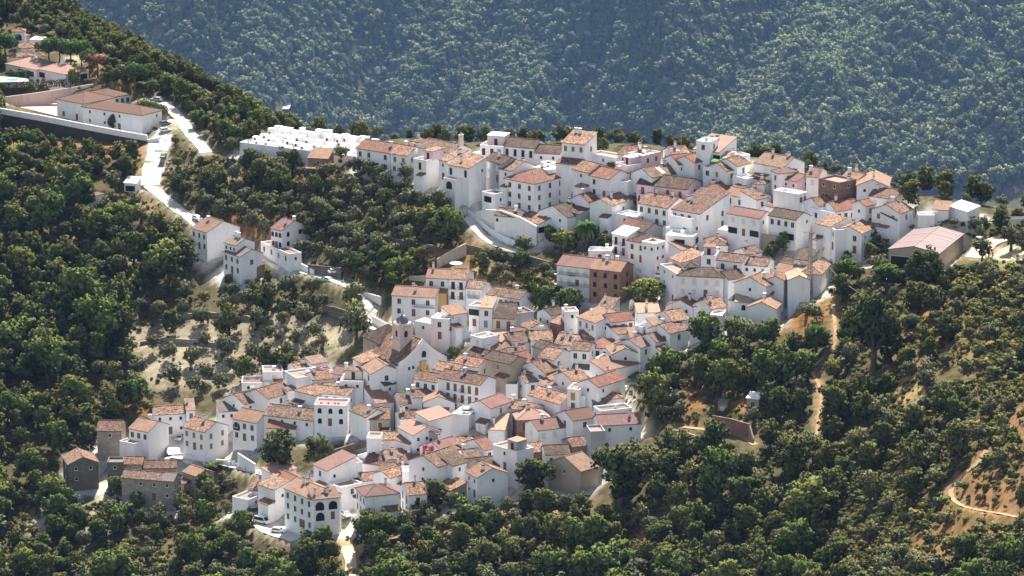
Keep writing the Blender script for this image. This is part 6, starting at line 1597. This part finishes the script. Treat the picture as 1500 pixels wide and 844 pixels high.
for x, y, r in TAKEN: put(x, y, r * 1.9)
def blocked(X, Y, m_house, m_road):
    bad = np.zeros(X.shape, bool)
    for poly, fz, pv in FOOT: bad |= plan_dist(X, Y, ccw(poly)) < m_house
    for ln, w in ROADS:
        a = np.array(ln); m = (X > a[:, 0].min() - 8) & (X < a[:, 0].max() + 8) & (Y > a[:, 1].min() - 8) & (Y < a[:, 1].max() + 8)
        if m.any():
            d = np.full(X.shape, 1e9); d[m] = dist_to_line(X[m], Y[m], ln); bad |= d < w / 2 + m_road
    return bad
clear = [(300,505,50,16),(245,545,34,14),(335,548,26,12),(395,470,28,10),(487,498,22,18),(205,378,20,14),(205,505,24,18),(375,330,24,12),(362,424,24,12),(130,765,30,18),(65,770,20,12),(90,588,40,12),(1160,466,60,50),(1185,472,46,46),(1108,482,40,26),(1215,455,18,50),(1010,588,22,20),(1095,592,20,9),(1440,735,62,48),(1375,800,56,34),(1495,650,22,60),(1335,575,22,22),(640,374,36,8),(690,370,20,10),(1480,380,30,16),(205,250,8,12),(515,805,14,40),(800,742,44,12),(150,720,8,20)]
for poly, mix, sp, (s0, s1), where in ZONES:
    q = np.array(poly, float); lo, hi_ = q.min(0), q.max(0)
    n = int((hi_[0] - lo[0]) * (hi_[1] - lo[1]) / 12) + 50
    px = rng.uniform(lo[0], hi_[0], n); py = rng.uniform(lo[1], hi_[1], n)
    m = inside(px, py, poly)
    for cx, cy_, rx, ry in clear: m &= (((px - cx) / rx) ** 2 + ((py - cy_) / ry) ** 2 > 1) | (rng.uniform(0, 1, n) < .06)
    px, py = px[m], py[m]
    X, Y, Z = hits(px, py)
    ok = ~np.isnan(Y) & ~blocked(np.nan_to_num(X), np.nan_to_num(Y), 2.2, 1.4)
    ks, ws = list(mix), np.array([mix[k] for k in mix], float); ws /= ws.sum()
    for x, y, z in zip(X[ok], Y[ok], Z[ok]):
        k = ks[rng.choice(len(ks), p=ws)]
        s = float(rng.uniform(s0, s1)); r = KIND[k][0][2] * s
        if k == 'shrub': s *= 1.15; r *= 1.0
        spc = sp * (s / ((s0 + s1) / 2)) * (.62 if k == 'shrub' else 1)
        if free(x, y, spc): put(x, y, spc); PLANTS.append((k, x, y, z, s, where))
# trees rising from just behind the crest
for i in range(len(crest) - 1):
    (a, b), (c, d) = [at_dist(*s)[:2] for s in (crest[i], crest[i + 1])]
    L_ = math.hypot(c - a, d - b)
    px0 = crest[i][0]
    for k in range(int(L_ / 1.6)):
        t_ = random.random(); x, y = a + (c - a) * t_, b + (d - b) * t_
        pxx = float(project(x, y, 0)[0])
        if 500 < px0 < 1300: off, s = random.uniform(9, 30), random.uniform(.45, .85)
        else: off, s = random.uniform(-4, 26), random.uniform(.7, 1.1)
        y += off; x += off * .03
        if free(x, y, 4.2) and not blocked(np.array([x]), np.array([y]), 3.0, 2.0)[0]: put(x, y, 4.2); PLANTS.append((random.choice(['oak', 'oak', 'olive']), x, y, float(T(x, y)), s, 'along the ridge line behind the upper village'))
# keep the roads and the house fronts in view where the photograph shows them
VP = []
for (ln, w), rs_ in zip(ROADS, [r for r in road_spec if r[1]]):
    if rs_[0] not in ('road', 'footpath'): continue
    for x, y in ln[::2 if rs_[0] == 'road' else 5]:
        for dx in (-w * .3, w * .3): VP.append((x + dx, y, float(T(x, y))))
for o, L_, D_, h_ in HOUSES:
    mw = Matrix.Translation(o.location) @ Matrix.Rotation(o.rotation_euler[2], 4, 'Z')
    if o.parent or 'stone' in o['label']: continue
    for t_ in (-.45, -.2, 0.05, .3, .45):
        q = mw @ Vector((t_ * L_, 0, h_ * .62)); VP.append((q.x, q.y, q.z))
for o in C.objects:
    if o.parent is None and o.get('category') in ('car', 'van'): VP.append((o.location.x, o.location.y, o.location.z + .8))
VP = np.array(VP); VPX, VPY, _s = project(VP[:, 0], VP[:, 1], VP[:, 2])
def hides(p):
    k, x, y, z, s, w = p
    r, h = KIND[k][0][2] * s, KIND[k][0][3] * s
    a, b, sc_ = project(x, y, z); hw = r * sc_ * .85
    m = (np.abs(VPX - a) < hw) & (VPY > b - h * sc_ * .95) & (VPY < b) & (VP[:, 1] > y) & (VP[:, 1] < y + 15)
    return m.any() and rng.uniform() < .88
PLANTS = [p for p in PLANTS if not hides(p)]
def seen(p):
    k, x, y, z, s, w = p; a, b, sc_ = project(x, y, z)
    if not (-20 < a < 1520 and -10 < b < 880): return 0
    return sc_ * KIND[k][0][2] * s
PLANTS.sort(key=seen, reverse=True)
N_SINGLE = 250
single, rest = PLANTS[:N_SINGLE], PLANTS[N_SINGLE:]
for k, x, y, z, s, where in single:
    tree(k, (x, y, z), s, DESC[k] + ' ' + where, DESC[k] + 's ' + where)
# ---------------------------------------------------------------- masses: what nobody could count, planted as instances of the same crowns
def scatter(name, items, kinds):
    """items: (kind, x, y, z, scale); one object whose nodes plant the crowns of KIND"""
    co = np.array([(i[1], i[2], i[3]) for i in items], np.float32)
    me = bpy.data.meshes.new(name); me.vertices.add(len(co)); me.vertices.foreach_set('co', co.ravel())
    var = [(k, v) for k in kinds for v in range(len(KIND[k]))]
    ids = np.array([var.index((i[0], random.randrange(len(KIND[i[0]])))) for i in items], np.int32)
    a = me.attributes.new('variant', 'INT', 'POINT'); a.data.foreach_set('value', ids)
    a = me.attributes.new('size', 'FLOAT', 'POINT'); a.data.foreach_set('value', np.array([i[4] for i in items], np.float32))
    a = me.attributes.new('turn', 'FLOAT', 'POINT'); a.data.foreach_set('value', rng.uniform(0, 6.28, len(items)).astype(np.float32))
    ng = bpy.data.node_groups.new(name, 'GeometryNodeTree')
    ng.interface.new_socket('Geometry', in_out='INPUT', socket_type='NodeSocketGeometry'); ng.interface.new_socket('Geometry', in_out='OUTPUT', socket_type='NodeSocketGeometry')
    gi = ng.nodes.new('NodeGroupInput'); go = ng.nodes.new('NodeGroupOutput'); jn = ng.nodes.new('GeometryNodeJoinGeometry')
    def attr(nm, tp):
        n = ng.nodes.new('GeometryNodeInputNamedAttribute'); n.data_type = tp; n.inputs[0].default_value = nm; return n.outputs[0]
    tn = ng.nodes.new('ShaderNodeCombineXYZ'); ng.links.new(attr('turn', 'FLOAT'), tn.inputs[2])
    sz = attr('size', 'FLOAT'); vv = attr('variant', 'INT')
    for i, (k, v) in enumerate(var):
        src = SRC.get((k, v))
        if src is None: continue
        oi = ng.nodes.new('GeometryNodeObjectInfo'); oi.transform_space = 'ORIGINAL'; oi.inputs['Object'].default_value = src
        cmp = ng.nodes.new('FunctionNodeCompare'); cmp.data_type = 'INT'; cmp.operation = 'EQUAL'; ng.links.new(vv, cmp.inputs[2]); cmp.inputs[3].default_value = i
        ip = ng.nodes.new('GeometryNodeInstanceOnPoints')
        ng.links.new(gi.outputs[0], ip.inputs['Points']); ng.links.new(cmp.outputs[0], ip.inputs['Selection']); ng.links.new(oi.outputs['Geometry'], ip.inputs['Instance']); ng.links.new(tn.outputs[0], ip.inputs['Rotation']); ng.links.new(sz, ip.inputs['Scale'])
        ng.links.new(ip.outputs[0], jn.inputs[0])
    ng.links.new(jn.outputs[0], go.inputs[0])
    o = link(name, me); o['kind'] = 'stuff'
    md = o.modifiers.new('planting', 'NODES'); md.node_group = ng
    return o
SRC = {}
for k in ('olive', 'oak', 'broad', 'shrub'):
    for v in range(len(KIND[k])):
        for o in C.objects:
            if o.data is KIND[k][v][0]: SRC[(k, v)] = o; break
        else:      # not met among the single trees: one more real plant stands at the foot of the left wood
            g = hit(20 + 9 * v, 560 + 8 * v); t = tree(k, g, .8, DESC[k] + ' at the lower end of the west wood', DESC[k] + 's at the lower end of the west wood', v)
            SRC[(k, v)] = t.children[-1]
scatter('woodland', [r[:5] for r in rest], ['olive', 'oak', 'broad', 'shrub'])
# undergrowth everywhere between the trees
ug = []
for poly, mix, sp, (s0, s1), where in ZONES:
    q = np.array(poly, float); lo, hi_ = q.min(0), q.max(0)
    n = int((hi_[0] - lo[0]) * (hi_[1] - lo[1]) / (16 if 'hill' in where else 200 if 'pale' in where else 45))
    px = rng.uniform(lo[0], hi_[0], n); py = rng.uniform(lo[1], hi_[1], n); m = inside(px, py, poly)
    for cx, cy_, rx, ry in clear: m &= (((px - cx) / rx) ** 2 + ((py - cy_) / ry) ** 2 > 1) | (rng.uniform(0, 1, n) < .2)
    X, Y, Z = hits(px[m], py[m]); ok = ~np.isnan(Y) & ~blocked(np.nan_to_num(X), np.nan_to_num(Y), 1.0, .8)
    for x, y, z in zip(X[ok], Y[ok], Z[ok]): ug.append(('shrub', x, y, z - .1, float(rng.uniform(.25, .75))))
scatter('undergrowth', ug, ['shrub'])
# far farmhouses and a pale track across the valley
def far_hit(px, py):
    a, b = ray(px, py); Y = np.arange(6000, 8200, 4.0); f = CAM.z + b * Y - land_xy(a * Y, Y); k = int(np.argmax(f <= 0)); return Vector((a * Y[k], Y[k], CAM.z + b * Y[k]))
FARH = []
for px, py, lb in ((767, 111, 'tiny white farmhouse above the lilac rooftop room on the far hillside'), (866, 99, 'tiny white farmhouse above the twin chimneys on the far hillside'), (849, 31, 'tiny pale farmhouse near the top of the far hillside'), (548, 103, 'tiny ochre farm building on the far hillside above the cemetery'), (694, 110, 'tiny white hut left of the other far farmhouses'), (985, 125, 'tiny low farm wall house on the far hillside above the crest')):
    g = far_hit(px, py); FARH.append(g)
    t = thing('farmhouse', lb, 'farmhouse', g, random.uniform(-.6, .6))
    bm, zf_, r_ = roof_bm('g', 17, 10, 6); part('roof', bm, RM['t'], t); part('wall', wall_bm('g', 17, 10, 6, r_), M['w'], t)
p_ = [far_hit(*q) for q in ((412, 142), (416, 150), (417, 156), (414, 162))]
bm = bmesh.new(); rows = [(bm.verts.new(q + Vector((-12, 0, 3))), bm.verts.new(q + Vector((12, 0, 3)))) for q in p_]
for a_, b_ in zip(rows, rows[1:]): bm.faces.new((a_[0], a_[1], b_[1], b_[0]))
part('far_road', bm, RDM['white'], None)['kind'] = 'structure'; FARH += p_
# far hillside
fr = []
FX, FY = [], []
N = 140000
x = rng.uniform(-1650, 1650, N); y = rng.uniform(6240, 7980, N)
keep = np.abs(x) < 0.21 * y
x, y = x[keep], y[keep]
for g in FARH:
    kp = np.hypot(x - g.x, (y - g.y + 20) * .5) > 13; x, y = x[kp], y[kp]
z = land_xy(x, y)
clumpy = np.sin(x * .019 + 1.7 * np.sin(y * .011)) * np.sin(y * .021 + 1.3 * np.sin(x * .013))
sel = rng.uniform(0, 1, len(x)) < np.clip(.8 + .35 * clumpy, .35, 1)
for a, b, c in zip(x[sel], y[sel], z[sel]): fr.append(('far', a, b, c - .3, 2.4 * float(rng.choice([.5, .8, 1.15, 1.75], p=[.3, .3, .28, .12]) * rng.uniform(.8, 1.15))))
for v in range(len(KIND['far'])):
    i = v; g = fr[i]
    t = thing('oak_tree', 'hazy blue-green tree on the far wooded hillside', 'tree', (g[1], g[2], g[3]), 0, 'trees on the far hillside'); link('crown', KIND['far'][v][0], t); link('trunk', KIND['oak'][0][1], t); SRC[('far', v)] = t.children[0]
    bpy.context.view_layer.update()
    SRC[('far', v)] = [c for c in t.children if c.name.startswith('crown')][0]
scatter('far_woodland', fr[4:], ['far'])
print('PLANTS', len(PLANTS), 'rest', len(rest), 'ug', len(ug), 'far', len(fr))
# ---------------------------------------------------------------- the hazy summer air
bm = bmesh.new()
box(bm, -5700, 5700, -150, 11200, -1220, 720)
hm, hnt, hout = new_mat('summer haze')
pv = hnt.nodes.new('ShaderNodeVolumePrincipled')
pv.inputs['Color'].default_value = (0.33, 0.56, 1.0, 1)
pv.inputs['Density'].default_value = HAZE
pv.inputs['Anisotropy'].default_value = 0.0
hnt.links.new(pv.outputs[0], hout.inputs['Volume'])
hz = part('haze', bm, hm, None); hz['kind'] = 'stuff'
build_land()
for (nm, pxs, w, mk), (ln, w_) in zip([r for r in road_spec if r[1]], ROADS):
    drape(nm, ln, w, RDM[mk])
